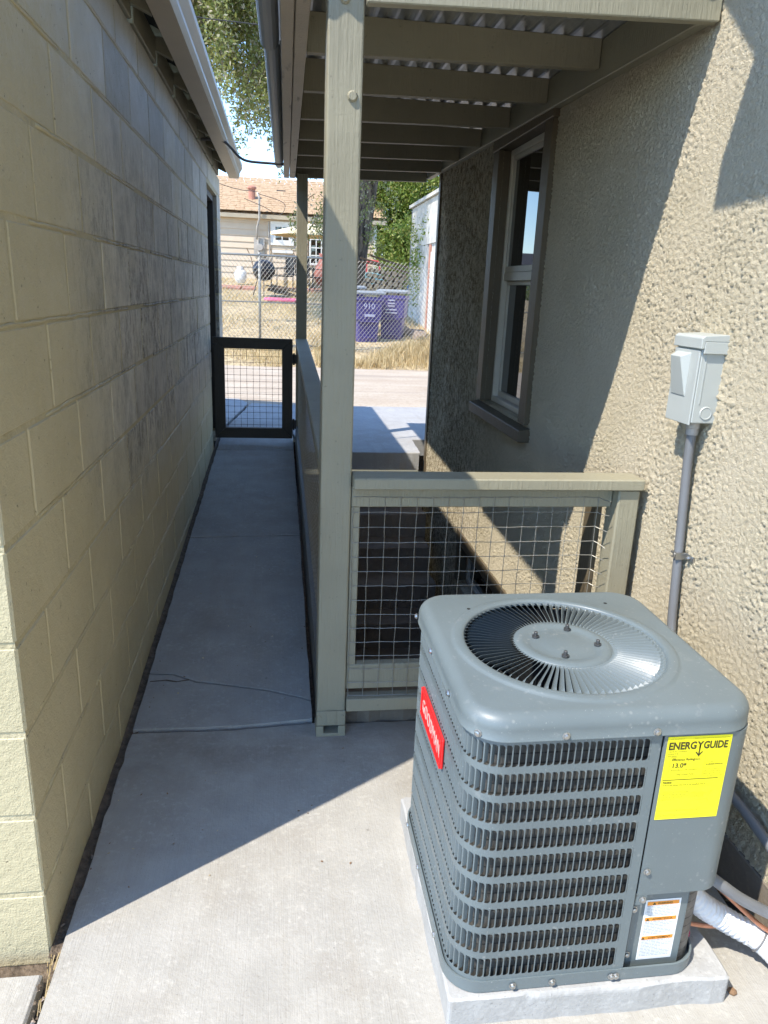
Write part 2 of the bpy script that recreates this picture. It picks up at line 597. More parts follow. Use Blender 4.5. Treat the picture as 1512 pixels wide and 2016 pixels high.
# ================================================================ GROUND
def yard_z(y):
    if y < 7.8:
        return .205
    if y < 11.7:
        return .205 + (y - 7.8) * .006
    if y < 13.3:
        return .228 + (y - 11.7) * .076
    return .35 + (y - 13.3) * .0929 if y < 30 else 1.90
g = MB()
prof = [6.2, 7.8, 11.6, 11.9, 12.5, 13.3, 16, 20, 24, 27, 30, 60, 600]
xs = [-400, -12, -3.6, 5, 30, 400]
vv = [(x, y, (yard_z(y) if x > -10 else min(yard_z(y), .35)) - (.03 if y < 11.65 else 0)) for y in prof for x in xs]
ff = [(j * 6 + i, j * 6 + i + 1, (j + 1) * 6 + i + 1, (j + 1) * 6 + i) for j in range(len(prof) - 1) for i in range(5)]
g.add(vv, ff)
struct(g.build('yard_ground', 'dry', fix=False))
g = MB()
for (x0, x1, y0, y1) in ((-400, .17, -400, 6.2), (1.2, 400, -400, 6.2), (.17, 1.2, -400, 2.2)):
    g.add([(x0, y0, -.055), (x1, y0, -.055), (x1, y1, -.055), (x0, y1, -.055)], [(0, 1, 2, 3)])
g.add([(-400, 6.2, -.055), (400, 6.2, -.055), (400, 6.2, .175), (-400, 6.2, .175)], [(0, 1, 2, 3)])
struct(g.build('earth', 'dirt', fix=False))

def wavy_slab(name, poly, z_of, depth, mat, parent=None, amp=.004, step=.05, bev=.0065):
    """closed slab with ragged edges; poly counter-clockwise"""
    pts = []
    n = len(poly)
    for i in range(n):
        a, b = Vector(poly[i]), Vector(poly[(i + 1) % n])
        k = max(1, int((b - a).length / step)) if (b - a).length < 3.5 else int((b - a).length / .3)
        nrm = Vector((-(b - a).y, (b - a).x)).normalized()
        for j in range(k):
            p = a.lerp(b, j / k) + (nrm * rnd.uniform(-amp, amp) if j else Vector((0, 0)))
            pts.append(p)
    m = MB()
    N = len(pts)
    c = sum(pts, Vector((0, 0))) / N
    ins = []
    for p in pts:
        d = (c - p).normalized()
        ins.append(p + d * bev)
    v = [(p.x, p.y, z_of(p.x, p.y) - depth) for p in pts] + [(p.x, p.y, z_of(p.x, p.y) - bev * .8) for p in pts] + [(p.x, p.y, z_of(p.x, p.y)) for p in ins]
    f = []
    for i in range(N):
        j = (i + 1) % N
        f.append((i, j, N + j, N + i))
        f.append((N + i, N + j, 2 * N + j, 2 * N + i))
    f.append(tuple(range(2 * N, 3 * N)))
    m.add(v, f)
    return m.build(name, mat, parent)

flat = lambda x, y: 0.0
LX = -.487
struct(wavy_slab('concrete_slab', [(LX, 1.36), (LX - .012, -2.5), (1.12, -2.5), (1.12, 2.222), (.225, 2.222), (.222, 2.232), (.117, 2.234), (.0, 2.222), (-.15, 2.208), (LX, 2.212)], flat, .05, 'slab', None, .004, .05, .003))
struct(wavy_slab('side_slab', [(-5.5, 1.335), (-5.5, -2.5), (-.520, -2.5), (-.515, 1.325)], lambda x, y: -.012, .04, 'slab'))
# ramp
rampz = lambda x, y: max(.006, .006 + .0555 * (y - 2.21)) if y < 6.02 else .218
crack = [(LX, 2.565), (-.40, 2.555), (-.31, 2.500), (-.22, 2.478), (-.13, 2.452), (-.04, 2.425), (.03, 2.392), (.080, 2.372), (.112, 2.352)]
RX = .112
ramp = bpy.data.objects.new('ramp', None)
COL.objects.link(ramp)
struct(ramp)
ofs = lambda pts, d: [(x, y + d) for x, y in pts]
wavy_slab('panel', [(LX, 2.226), (-.15, 2.222), (.0, 2.236), (RX, 2.246)] + ofs(crack, -.0058)[::-1], rampz, .09, 'ramp', ramp, .002, .05, .0015)
wavy_slab('panel', ofs(crack, .0058) + [(RX, 3.945), (LX, 3.918)], rampz, .09, 'ramp', ramp, .002, .05, .0015)
wavy_slab('panel', [(LX, 3.934), (RX, 3.961), (RX, 5.74), (LX, 5.73)], rampz, .12, 'ramp', ramp, .003, .05, .003)
wavy_slab('panel', [(LX, 5.742), (RX, 5.752), (RX, 6.4), (LX, 6.4)], rampz, .16, 'ramp', ramp, .003)
# hairline crack branching to the left wall
hc = [(-.335, 2.512), (-.38, 2.502), (-.42, 2.515), (LX + .01, 2.508)]
m = MB()
for i in range(3):
    (xa, ya), (xb, yb) = hc[i], hc[i + 1]
    w = .0045 if i == 1 else .0035
    m.add([(xa, ya - w, rampz(0, ya) + .0012), (xb, yb - w, rampz(0, yb) + .0012), (xb, yb + w, rampz(0, yb) + .0012), (xa, ya + w, rampz(0, ya) + .0012)], [(0, 1, 2, 3)])
m.build('crack', 'dirt', ramp, fix=False)
# driveway panels beyond the gate
dz = lambda x, y: .218
drive = bpy.data.objects.new('driveway', None)
COL.objects.link(drive)
struct(drive)
wavy_slab('panel', [(-.49, 6.408), (.105, 6.408), (.105, 7.95), (-.30, 8.05)], dz, .06, 'drive', drive, .006)
wavy_slab('panel', [(-6, 7.12), (-.56, 7.10), (-.505, 6.6), (-.33, 8.05), (-.45, 8.35), (-6, 8.4)], dz, .06, 'drive', drive, .008)
wavy_slab('panel', [(.115, 6.408), (.22, 5.62), (1.10, 5.62), (1.13, 6.15), (8, 6.2), (8, 8.1), (.115, 7.95)], dz, .14, 'drive', drive, .004)
m = MB()
xs_ = np.linspace(-14, 14, 57)
ys_ = np.linspace(7.9, 11.75, 12)
vv, ff = [], []
for j, y in enumerate(ys_):
    for i, x in enumerate(xs_):
        yy = y + (rnd.uniform(-.10, .10) if j in (0, 11) else 0)
        vv.append((x, yy, .207 + .006 * (y - 7.8) + (0.006 if 0 < j < 11 else -.004)))
for j in range(11):
    for i in range(56):
        ff.append((j * 57 + i, j * 57 + i + 1, (j + 1) * 57 + i + 1, (j + 1) * 57 + i))
m.add(vv, ff)
struct(m.build('alley', 'alley', fix=False))
m = MB()
for i in range(61):
    y = 1.36 + (6.3 - 1.36) * i / 60
    zz = (rampz(0, y) if y > 2.21 else 0) - .007
    m.v += [(-.5135, y, zz + rnd.uniform(-.004, .006)), (-.495, y, zz - .006 + rnd.uniform(-.004, .004)), (-.470, y, zz + rnd.uniform(-.004, .004))]
for i in range(60):
    for q in range(2):
        m.f.append((3 * i + q, 3 * i + q + 1, 3 * i + q + 4, 3 * i + q + 3)); m.mi.append(0)
struct(m.build('soil_strip', 'dirt', fix=False))
# crumbs of soil, mortar and straw in the joint along the block wall
m = MB()
for i in range(420):
    y = rnd.uniform(1.38, 6.3) if i < 320 else rnd.uniform(.7, 1.38)
    x = rnd.uniform(-.512, -.480) if i < 320 else -.5 + rnd.uniform(-.012, .012)
    z = (rampz(0, y) if y > 2.21 else 0) - .012 + rnd.uniform(-.01, .006)
    s = rnd.uniform(.002, .007)
    m.cur = 1 if rnd.random() < .22 else 0
    p = [Vector((x + rnd.uniform(-s, s), y + rnd.uniform(-s, s) * 1.5, z + rnd.uniform(0, s))) for _ in range(4)]
    m.add(p, [(0, 1, 2), (0, 2, 3), (0, 3, 1), (1, 3, 2)])
m.cur = 2
for i in range(46):
    y = rnd.uniform(.75, 1.36)
    x = -.5 + rnd.uniform(-.008, .008)
    a = rnd.uniform(-.5, .5) + math.pi / 2
    L = rnd.uniform(.015, .05)
    m.tube([(x, y, -.02), (x + math.cos(a) * L * .4, y + math.sin(a) * L, -.008)], .0012, 3)
stuff(m.build('joint_debris', ['dirt', 'rubble', 'straw'], fix=False))
m = MB()
for i in range(150):
    y = rnd.uniform(1.5, 5.6)
    x = rnd.uniform(-.46, .10) if y > 2.25 else rnd.uniform(-.46, .33)
    if rnd.random() < .35:
        x = rnd.choice((-.465, .095)) + rnd.uniform(-.02, .02)
    z = (rampz(0, y) if y > 2.3 else 0) + .001
    a = rnd.uniform(0, 6.28)
    L = rnd.uniform(.003, .010)
    w_ = L * rnd.uniform(.15, .5)
    c_, s_ = math.cos(a), math.sin(a)
    m.cur = 1 if rnd.random() < .3 else 0
    m.add([(x, y, z), (x + L * c_ * .5 - w_ * s_, y + L * s_ * .5 + w_ * c_, z + .001), (x + L * c_, y + L * s_, z + .0025), (x + L * c_ * .5 + w_ * s_, y + L * s_ * .5 - w_ * c_, z + .001)], [(0, 1, 2), (0, 2, 3)])
stuff(m.build('leaf_bits', ['log', 'straw'], fix=False))
m = MB().lathe([(.003, 0), (.003, .034), (.006, .034), (.0055, .040)], 8, (0, 0, 0), 'y')
s = m.build('screw', 'conduit')
s.location = (-.497, 1.16, -.004)
tag(s, 'small blue grey screw lying in the joint between the slabs by the wall corner', 'screw')

# ================================================================ LEFT BLOCK GARAGE
WX = -.514
Y0, Y1 = 1.387, 7.05
gar = thing('block_garage', 'olive tan painted concrete block garage with rafter tails and beige gutter on the left', 'garage', (WX, Y0, 0))
ZJ = [-.06] + [.144 + .2015 * k for k in range(11)] + [2.305]
DY0, DY1, DZ1 = 5.80, 6.70, 2.13
GJ = .0075
_blk = {}
def block_mesh(L, h, d):
    k = (round(L, 3), round(h, 3), round(d, 3))
    if k in _blk:
        return _blk[k]
    bm = bmesh.new()
    bmesh.ops.create_cube(bm, size=1.0)
    bmesh.ops.scale(bm, vec=(d, L, h), verts=bm.verts)
    bmesh.ops.bevel(bm, geom=list(bm.edges), offset=.0055, segments=1, affect='EDGES')
    me = bpy.data.meshes.new('block')
    bm.to_mesh(me)
    bm.free()
    me.materials.append(MAT['block'])
    _blk[k] = me
    return me
for ci in range(len(ZJ) - 1):
    z0, z1 = ZJ[ci], ZJ[ci + 1]
    edges = [Y0 - GJ / 2]
    y = Y0 + (.19 if ci % 2 else .385)
    while y < Y1 - .12:
        edges.append(y)
        y += .393
    edges.append(Y1 + GJ / 2)
    for a, b in zip(edges[:-1], edges[1:]):
        spans = [(a, b)]
        if z0 < DZ1 - .02:
            spans = []
            if a < DY0 - .03:
                spans.append((a, min(b, DY0)))
            if b > DY1 + .03:
                spans.append((max(a, DY1), b))
        for (p, q) in spans:
            me = block_mesh(q - p - GJ, z1 - z0 - GJ, .19)
            o = obj('block', me, gar)
            o.location = (WX - .095 + rnd.uniform(-.0012, .0012), (p + q) / 2, (z0 + z1) / 2)
    # front wall
    x = WX - .1885
    first = True
    while x > -3.2:
        L = .20 if (first and ci % 2) else .393
        first = False
        me = block_mesh(L - GJ, z1 - z0 - GJ, .19)
        o = obj('block', me, gar)
        o.location = (x - L / 2, Y0 + .095 + rnd.uniform(-.0012, .0012), (z0 + z1) / 2)
        o.rotation_euler = (0, 0, math.pi / 2)
        x -= L
m = MB()
m.box(WX - .185, WX - .0022, Y0 + .0022, DY0 - .004, -.08, 2.30)
m.box(WX - .185, WX - .0022, DY1 + .004, Y1 - .0045, -.08, 2.30)
m.box(WX - .185, WX - .0022, DY0 - .004, DY1 + .004, DZ1 + .004, 2.30)
m.box(-3.2, WX - .186, Y0 + .0022, Y0 + .185, -.08, 2.30)
m.build('mortar', 'mortar', gar)
# ribs of squeezed grout on some joints (painted over)
m = MB()
for ci in range(1, len(ZJ) - 1):
    yy = Y0 + rnd.uniform(0, .6)
    while yy < 5.7:
        L = rnd.uniform(.25, 1.3)
        ye = min(yy + L, 5.75)
        if rnd.random() < .75:
            n = max(2, int((ye - yy) / .05))
            pts = [(WX - .003 + rnd.uniform(-.001, .0012), yy + (ye - yy) * k / n, ZJ[ci] + rnd.uniform(-.0022, .0022) + .001) for k in range(n + 1)]
            m.tube(pts, [rnd.uniform(.003, .0052) for _ in pts], 5)
        yy = ye + rnd.uniform(.05, .4)
stuff(m.build('grout_rib', 'block', gar, smooth=True, fix=False))
# door set in the long wall
dr = MB().box(WX - .12, WX - .085, DY0 + .05, DY1 - .05, .2, DZ1 - .045).build('door', 'gatewood', gar)
MB().box(WX - .15, WX - .03, DY0 + .002, DY0 + .05, .2, DZ1 - .002).box(WX - .15, WX - .03, DY1 - .05, DY1 - .002, .2, DZ1 - .002).box(WX - .15, WX - .03, DY0 + .05, DY1 - .05, DZ1 - .045, DZ1 - .002).build('frame', 'gatewood', dr)
MB().lathe([(.022, 0), (.022, .012), (.012, .016), (.012, .04), (.027, .045), (.027, .065), (.015, .072)], 12, (WX - .085, DY0 + .12, 1.05), 'x').build('handle', 'steel', dr)
# other walls of the garage, roof
MB().box(-5.6, -5.4, Y0 + .2, Y1 - .2, -.06, 2.3).box(-5.4, WX - .21, Y1 - .19, Y1 - .001, -.06, 2.3).box(-5.6, -3.21, Y0 + .001, Y0 + .18, -.06, 2.3).build('rear_wall', 'block', gar)
PITCH = .43
zr = lambda x: 2.365 - (x - WX) * PITCH          # underside line of the rafters
ry = [1.42, 1.96, 2.505] + [3.052 + .545 * k for k in range(8)]
ry = [y for y in ry if y < Y1]
for y in ry:
    xa, xb = -1.2, -.443
    w = .019
    v = []
    for yy in (y - w, y + w):
        v += [(xa, yy, zr(xa)), (xb, yy, zr(xb)), (xb, yy, zr(xb) + .085), (xa, yy, zr(xa) + .085)]
    mm = MB().add(v, [(0, 1, 2, 3), (7, 6, 5, 4), (0, 4, 5, 1), (1, 5, 6, 2), (2, 6, 7, 3), (3, 7, 4, 0)])
    mm.build('rafter', 'trim', gar, bevel=.002)
for a, b in zip(ry[:-1], ry[1:]):
    ox = rnd.uniform(0, .006)
    MB().box(WX - .02 + ox, WX + .004 + ox, a + .022, b - .022, 2.3065 + rnd.uniform(0, .006), 2.415).build('blocking', 'trim', gar, bevel=.002)
# roof deck with shingles
def roof_slab(x0, x1, y0, y1, off, th):
    f0 = lambda x: zr(x) + off
    return MB().hexa([(x0, y0, f0(x0)), (x1, y0, f0(x1)), (x1, y1, f0(x1)), (x0, y1, f0(x0)), (x0, y0, f0(x0) + th), (x1, y0, f0(x1) + th), (x1, y1, f0(x1) + th), (x0, y1, f0(x0) + th)])
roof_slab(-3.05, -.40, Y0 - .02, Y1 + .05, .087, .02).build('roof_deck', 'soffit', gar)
rm = roof_slab(-3.05, -.375, Y0 - .03, Y1 + .07, .109, .012)
rm.hexa([(-5.9, Y0 - .03, 2.3), (-3.05, Y0 - .03, zr(-3.05) + .109), (-3.05, Y1 + .07, zr(-3.05) + .109), (-5.9, Y1 + .07, 2.3),
         (-5.9, Y0 - .03, 2.33), (-3.05, Y0 - .03, zr(-3.05) + .121), (-3.05, Y1 + .07, zr(-3.05) + .121), (-5.9, Y1 + .07, 2.33)])
rm.build('roof', 'shingle', gar)
# K style gutter
gp = [(-.431, 2.420), (-.431, 2.320), (-.352, 2.320), (-.340, 2.345), (-.340, 2.362), (-.327, 2.385), (-.318, 2.400), (-.318, 2.428), (-.326, 2.428), (-.326, 2.408), (-.346, 2.365), (-.346, 2.348), (-.357, 2.326), (-.425, 2.326), (-.425, 2.420)]
gm = MB().prism(gp, 'y', Y0 - .05, Y1 + .02)
gm.prism(gp[:8], 'y', Y1 + .021, Y1 + .024)
gm.build('gutter', 'gutter', gar)

# ================================================================ CANOPY
CX0, CX1 = .02, 1.125
can = thing('porch_canopy', 'narrow olive timber canopy with corrugated metal roof on two posts against the stucco wall', 'canopy', (.17, 2.19, 0))
pp = MB().box(.1225, .2165, 2.148, 2.243, .045, 2.205).build('post', 'trim', can, bevel=.006, seg=2)
# metal post base with bolts
bm_ = MB().box(.1205, .2185, 2.146, 2.245, .0, .012)
bm_.box(.1205, .145, 2.1455, 2.152, .012, .040).box(.194, .2185, 2.1455, 2.152, .012, .040)
bm_.box(.124, .130, 2.152, 2.24, .012, .045).box(.209, .215, 2.152, 2.24, .012, .045)
bm_.box(.1215, .2175, 2.1435, 2.1478, .044, .098)
bm_.box(.153, .187, 2.1405, 2.1434, .046, .100)
for xx in (.132, .208):
    bm_.lathe([(.0055, -.004), (.0065, 0)], 8, (xx, 2.1434, .078), 'y')
bm_.build('post_base', 'trim', pp, bevel=.001)
MB().lathe([(.010, -.008), (.014, -.003), (.014, 0)], 10, (.190, 2.148, 1.93), 'y').build('bolt', 'trim', pp)
MB().lathe([(.010, -.008), (.014, -.003), (.014, 0)], 10, (.165, 2.148, 2.15), 'y').build('bolt', 'trim', pp)
MB().box(.130, .212, 5.96, 6.045, .10, 2.245).build('post', 'trim', can, bevel=.004)
# doubled outer beam
MB().hexa([(.0, 2.150, 2.182), (.040, 2.150, 2.182), (.074, 6.07, 2.222), (.034, 6.07, 2.222), (.0, 2.150, 2.318), (.040, 2.150, 2.318), (.074, 6.07, 2.335), (.034, 6.07, 2.335)]).build('outer_beam', 'trim_worn', can, bevel=.003)
MB().hexa([(.0425, 2.150, 2.184), (.084, 2.150, 2.184), (.118, 6.07, 2.224), (.0765, 6.07, 2.224), (.0425, 2.150, 2.318), (.084, 2.150, 2.318), (.118, 6.07, 2.335), (.0765, 6.07, 2.335)]).build('outer_beam', 'trim_worn', can, bevel=.003)
# header across the near end, joists behind it
MB().hexa([(.2185, 2.105, 2.132), (1.160, 2.105, 2.166), (1.160, 2.139, 2.166), (.2185, 2.139, 2.132), (.2185, 2.105, 2.318), (1.160, 2.105, 2.318), (1.160, 2.139, 2.318), (.2185, 2.139, 2.318)]).build('header', 'trim', can, bevel=.003)
jy = [2.81, 3.345, 3.885, 4.43, 4.96, 5.49, 6.03]
for i, y in enumerate(jy):
    zb0 = 2.200 + .008 * (y - 2.8)
    zb1 = zb0 + .026
    zt = 2.318 + .004 * (y - 2.1)
    xl = .086 + .0085 * (y - 2.09)
    MB().hexa([(xl, y, zb0), (1.121, y, zb1), (1.121, y + .038, zb1), (xl, y + .038, zb0), (xl, y, zt), (1.121, y, zt), (1.121, y + .038, zt), (xl, y + .038, zt)]).build('joist', 'trim_joist', can, bevel=.0025)
# ledger on the house wall
MB().hexa([(1.124, 2.140, 2.172), (1.164, 2.140, 2.172), (1.164, 6.07, 2.275), (1.124, 6.07, 2.275), (1.124, 2.140, 2.318), (1.164, 2.140, 2.318), (1.164, 6.07, 2.335), (1.124, 6.07, 2.335)]).build('ledger', 'trim', can, bevel=.003)
# corrugated sheet, ridges running along the canopy
m = MB()
NX = 17 * 8
pr = []
for i in range(NX + 1):
    u = i / 8
    pr.append((-.03 + u * .0705, .0105 * math.cos(2 * math.pi * u)))
for ye, zz in ((2.062, 2.3305), (6.14, 2.346)):
    m.v += [(x, ye, zz + h) for x, h in pr]
n1 = NX + 1
for ye, zz in ((2.062, 2.3315), (6.14, 2.347)):
    m.v += [(x, ye, zz + h) for x, h in pr]
for i in range(NX):
    m.f.append((i, i + 1, n1 + i + 1, n1 + i)); m.mi.append(0)
    m.f.append((2 * n1 + i + 1, 2 * n1 + i, 3 * n1 + i, 3 * n1 + i + 1)); m.mi.append(0)
    m.f.append((i + 1, i, 2 * n1 + i, 2 * n1 + i + 1)); m.mi.append(0)
    m.f.append((n1 + i, n1 + i + 1, 3 * n1 + i + 1, 3 * n1 + i)); m.mi.append(0)
m.build('roof_sheet', 'galv', can, smooth=False, fix=False)
# round-bottom gutter outside the beam, in two lapped lengths
def half_gutter(y0, y1, dx, r):
    m = MB()
    pts = []
    for k in range(9):
        a = math.pi + math.pi * k / 8
        pts.append((r * math.cos(a), r * math.sin(a)))
    inn = [(p[0] * .93, p[1] * .93) for p in pts[::-1]]
    sk = lambda y: .0085 * (y - 2.09) - r - .004 + dx
    zz = lambda y: 2.315 + .004 * (y - 2.1)
    poly = pts + inn
    n = len(poly)
    m.v = [(p[0] + sk(y0), y0, p[1] + zz(y0)) for p in poly] + [(p[0] + sk(y1), y1, p[1] + zz(y1)) for p in poly]
    m.f = [(i, (i + 1) % n, n + (i + 1) % n, n + i) for i in range(n)]
    for i in range(8):
        m.f += [(i, i + 1, n - 2 - i, n - 1 - i)[::-1], (n + i, n + i + 1, 2 * n - 2 - i, 2 * n - 1 - i)]
    m.mi = [0] * len(m.f)
    return m.build('gutter', 'gutter_grey', can, smooth=False)
half_gutter(2.12, 3.15, -.004, .036)
half_gutter(3.14, 6.16, 0, .032)

# ================================================================ RAILINGS
def wire_grid(m, us, vs, P, r, wob=.0016):
    """us / vs wire positions; P(u, v, off) -> point"""
    for u in us:
        pts = []
        for k, v in enumerate(np.linspace(vs[0], vs[-1], len(vs))):
            pts.append(P(u + rnd.uniform(-wob, wob), v, .0))
        m.tube(pts, r, 4, False)
    for v in vs:
        pts = []
        for k, u in enumerate(np.linspace(us[0], us[-1], len(us))):
            pts.append(P(u, v + rnd.uniform(-wob, wob), -r * 1.6))
        m.tube(pts, r, 4, False)
    for u in us:
        for v in vs:
            m.add([P(u - r * 1.9, v - r * 1.9, -r * 2), P(u + r * 1.9, v - r * 1.9, -r * 2), P(u + r * 1.9, v + r * 1.9, -r * 2), P(u - r * 1.9, v + r * 1.9, -r * 2), P(u, v, -r * 3.6)],
                  [(0, 1, 4), (1, 2, 4), (2, 3, 4), (3, 0, 4)])
fr = thing('stair_railing', 'olive timber railing with wire grid closing the top of the stairwell behind the cooling unit', 'railing', (.66, 2.15, 0))
MB().box(.2185, 1.140, 2.098, 2.196, .874, .910).build('top_rail', 'trim', fr, bevel=.004)
MB().box(.2185, 1.062, 2.152, 2.190, .806, .8735).build('sub_rail', 'trim', fr, bevel=.003)
MB().box(.2185, .246, 2.158, 2.190, .262, .8055).build('batten', 'trim', fr, bevel=.002)
MB().box(.2185, 1.150, 2.156, 2.190, .172, .262).build('lower_rail', 'trim', fr, bevel=.003)
MB().box(.2185, 1.150, 2.132, 2.185, .100, .146).build('bottom_rail', 'trim', fr, bevel=.003)
MB().box(1.064, 1.136, 2.112, 2.195, .1465, .8735).build('end_post', 'trim', fr, bevel=.005)
MB().box(1.040, 1.0635, 2.215, 2.30, .2, .80).build('batten', 'trim_dark', fr, bevel=.003)
m = MB()
us = [.224 + .0495 * k for k in range(17)]
vs = [.150 + .0492 * k for k in range(15)]
wire_grid(m, us, vs, lambda u, v, o: (u, 2.1495 + o + .004 * math.sin(u * 9), v), .0011, .0016)
# cut wire ends bent round the end post
for v in vs:
    m.tube([(us[-1], 2.149, v), (us[-1] + .012, 2.135, v - .004), (us[-1] + .024, 2.11, v - .018 * rnd.random())], .0012, 4, False)
m.build('wire_mesh', 'wire', fr, fix=False)
# curb under it
m = MB()
n = 24
for i in range(n):
    pass
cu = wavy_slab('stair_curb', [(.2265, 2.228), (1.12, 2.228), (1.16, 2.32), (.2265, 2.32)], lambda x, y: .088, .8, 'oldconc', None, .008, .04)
struct(cu)

rr_ = thing('ramp_railing', 'long olive timber guard rail with wire grid running up beside the ramp', 'railing', (.17, 4.1, 0))
def sl(x0, x1, y0, y1, a0, a1, b0, b1):
    return MB().hexa([(x0, y0, a0), (x1, y0, a0), (x1, y1, b0), (x0, y1, b0), (x0, y0, a1), (x1, y0, a1), (x1, y1, b1), (x0, y1, b1)])
sl(.126, .215, 2.245, 5.957, .872, .909, 1.016, 1.052).build('top_rail', 'trim', rr_, bevel=.004)
sl(.150, .188, 2.245, 5.957, .785, .8715, .93, 1.0155).build('sub_rail', 'trim', rr_, bevel=.003)
sl(.128, .166, 2.245, 5.957, -.05, .165, .12, .355).build('skirt_board', 'skirt', rr_, bevel=.003)
m = MB()
us = [2.26 + .05 * k for k in range(74)]
wire_grid(m, us, [k for k in np.linspace(0, 1, 15)], lambda u, v, o: (.148 - o * .2, u, (.16 + (u - 2.25) * .051) * (1 - v) + v * (.80 + (u - 2.25) * .039)), .0008, .001)
m.build('wire_mesh', 'wire', rr_, fix=False)

# ================================================================ GATE
gt = thing('garden_gate', 'dark bronze framed gate with wire grid standing at the top of the ramp', 'gate', (-.2, 5.9, .2))
GX0, GX1, GZ0, GZ1, GW = -.505, .102, .268, 1.050, .082
def quadprism(poly, y0, y1):
    return MB().prism(poly, 'y', y0, y1)
e = .0008
quadprism([(GX0, GZ0), (GX0 + GW, GZ0 + GW + e), (GX0 + GW, GZ1 - GW - e), (GX0, GZ1)], 5.88, 5.92).build('stile', 'gatewood', gt, bevel=.002)
quadprism([(GX1, GZ0), (GX1, GZ1), (GX1 - GW, GZ1 - GW - e), (GX1 - GW, GZ0 + GW + e)], 5.88, 5.92).build('stile', 'gatewood', gt, bevel=.002)
quadprism([(GX0 + e, GZ1), (GX0 + GW + e, GZ1 - GW), (GX1 - GW - e, GZ1 - GW), (GX1 - e, GZ1)], 5.88, 5.92).build('rail', 'gatewood', gt, bevel=.002)
quadprism([(GX0 + e, GZ0), (GX1 - e, GZ0), (GX1 - GW - e, GZ0 + GW), (GX0 + GW + e, GZ0 + GW)], 5.88, 5.92).build('rail', 'gatewood', gt, bevel=.002)
m = MB()
wire_grid(m, [GX0 + GW - .03 + .0497 * k for k in range(11)], [GZ0 + GW - .03 + .0491 * k for k in range(14)], lambda u, v, o: (u, 5.925 + o, v), .0013, .001)
m.build('wire_mesh', 'black_hw', gt, fix=False)
for z in (.90, .385):
    MB().box(.098, .134, 5.868, 5.878, z - .035, z + .035).lathe([(.008, -.045), (.008, .045)], 8, (.112, 5.87, z)).build('hinge', 'black_hw', gt)
MB().box(-.513, -.478, 5.872, 5.88, .99, 1.005).box(-.513, -.505, 5.87, 5.9, .97, 1.05).build('latch', 'black_hw', gt)

# ================================================================ STAIRS
st = thing('concrete_stairs', 'worn dark concrete steps going down to the basement under the canopy', 'stairs', (.65, 5.5, .2))
for k in range(10):
    y1 = 5.615 - .25 * k
    z = .215 - .175 * (k + 1)
    wavy_slab('step', [(.2, y1 - .255), (1.07 + rnd.uniform(-.015, .015), y1 - .25), (1.07, y1 - .002), (.2, y1 - .002)], (lambda zz: (lambda x, y: zz))(z), .30, 'oldconc', st, .006, .05)
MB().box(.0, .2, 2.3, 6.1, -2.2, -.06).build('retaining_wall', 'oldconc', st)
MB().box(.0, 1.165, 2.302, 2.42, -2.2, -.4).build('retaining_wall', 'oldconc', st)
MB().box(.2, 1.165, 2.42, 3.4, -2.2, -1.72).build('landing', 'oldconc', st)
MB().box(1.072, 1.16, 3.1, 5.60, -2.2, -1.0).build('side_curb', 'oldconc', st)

# ================================================================ RIGHT STUCCO HOUSE
HX = 1.165
hs = thing('stucco_house', 'khaki rough stucco house wall with tall double hung window on the right', 'house', (HX + 1, 3, 0))
OY0, OY1, OZ0, OZ1 = 3.40, 4.10, .865, 2.172
BY0, BY1, BZ0, BZ1 = 3.22, 4.44, -.40, -.045
dy = .0052
ny, nz = int((5.69 - .62) / dy), int((2.75 + .9) / dy)
def band(shape, lo, hi, ax=1.0, az=1.0, seed=0):
    r = np.random.default_rng(seed).standard_normal(shape)
    fy = np.fft.fftfreq(shape[0], dy)[:, None] * ax
    fz = np.fft.fftfreq(shape[1], dy)[None, :] * az
    f = np.sqrt(fy ** 2 + fz ** 2)
    F = np.fft.fft2(r) * np.exp(-(f / hi) ** 2) * (1 - np.exp(-(f / lo) ** 2))
    q = np.real(np.fft.ifft2(F))
    return q / q.std()
h1 = band((ny + 1, nz + 1), 30, 60, 1.1, .85, 3)
h2 = band((ny + 1, nz + 1), 50, 95, 1, .9, 4)
h3 = band((ny + 1, nz + 1), .8, 2.5, 1, 1, 5)
lump = np.clip((.65 * h1 + 1.0 * h2), -2.0, 2.6)
lump = np.where(lump > 0, np.abs(lump) ** 1.1, lump * .9)
yy = np.linspace(.62, 5.69, ny + 1)
zz = np.linspace(-.9, 2.75, nz + 1)
Yg, Zg = np.meshgrid(yy, zz, indexing='ij')
smoothness = np.clip((h3 + 2.2) / 2.4, .6, 1.05)
depth = (lump * .0020 * smoothness + h3 * .0012)
V = np.stack([HX - depth, Yg, Zg], -1).reshape(-1, 3)
ii, jj = np.meshgrid(np.arange(ny), np.arange(nz), indexing='ij')
yc = (yy[:-1] + dy / 2)[:, None] + 0 * zz[None, :-1]
zc = (zz[:-1] + dy / 2)[None, :] + 0 * yy[:-1, None]
keep = ~(((yc > OY0) & (yc < OY1) & (zc > OZ0) & (zc < OZ1)) | ((yc > BY0) & (yc < BY1) & (zc > BZ0) & (zc < BZ1)))
i0 = (ii * (nz + 1) + jj)[keep]
F = np.stack([i0, i0 + nz + 1, i0 + nz + 2, i0 + 1], -1)[:, ::-1]
me = bpy.data.meshes.new('wall')
me.vertices.add(len(V))
me.vertices.foreach_set('co', V.astype(np.float32).ravel())
me.loops.add(F.size)
me.loops.foreach_set('vertex_index', F.astype(np.int32).ravel())
me.polygons.add(len(F))
me.polygons.foreach_set('loop_start', np.arange(0, F.size, 4, dtype=np.int32))
me.polygons.foreach_set('loop_total', np.full(len(F), 4, np.int32))
me.polygons.foreach_set('use_smooth', np.ones(len(F), bool))
me.update(calc_edges=True)
me.validate()
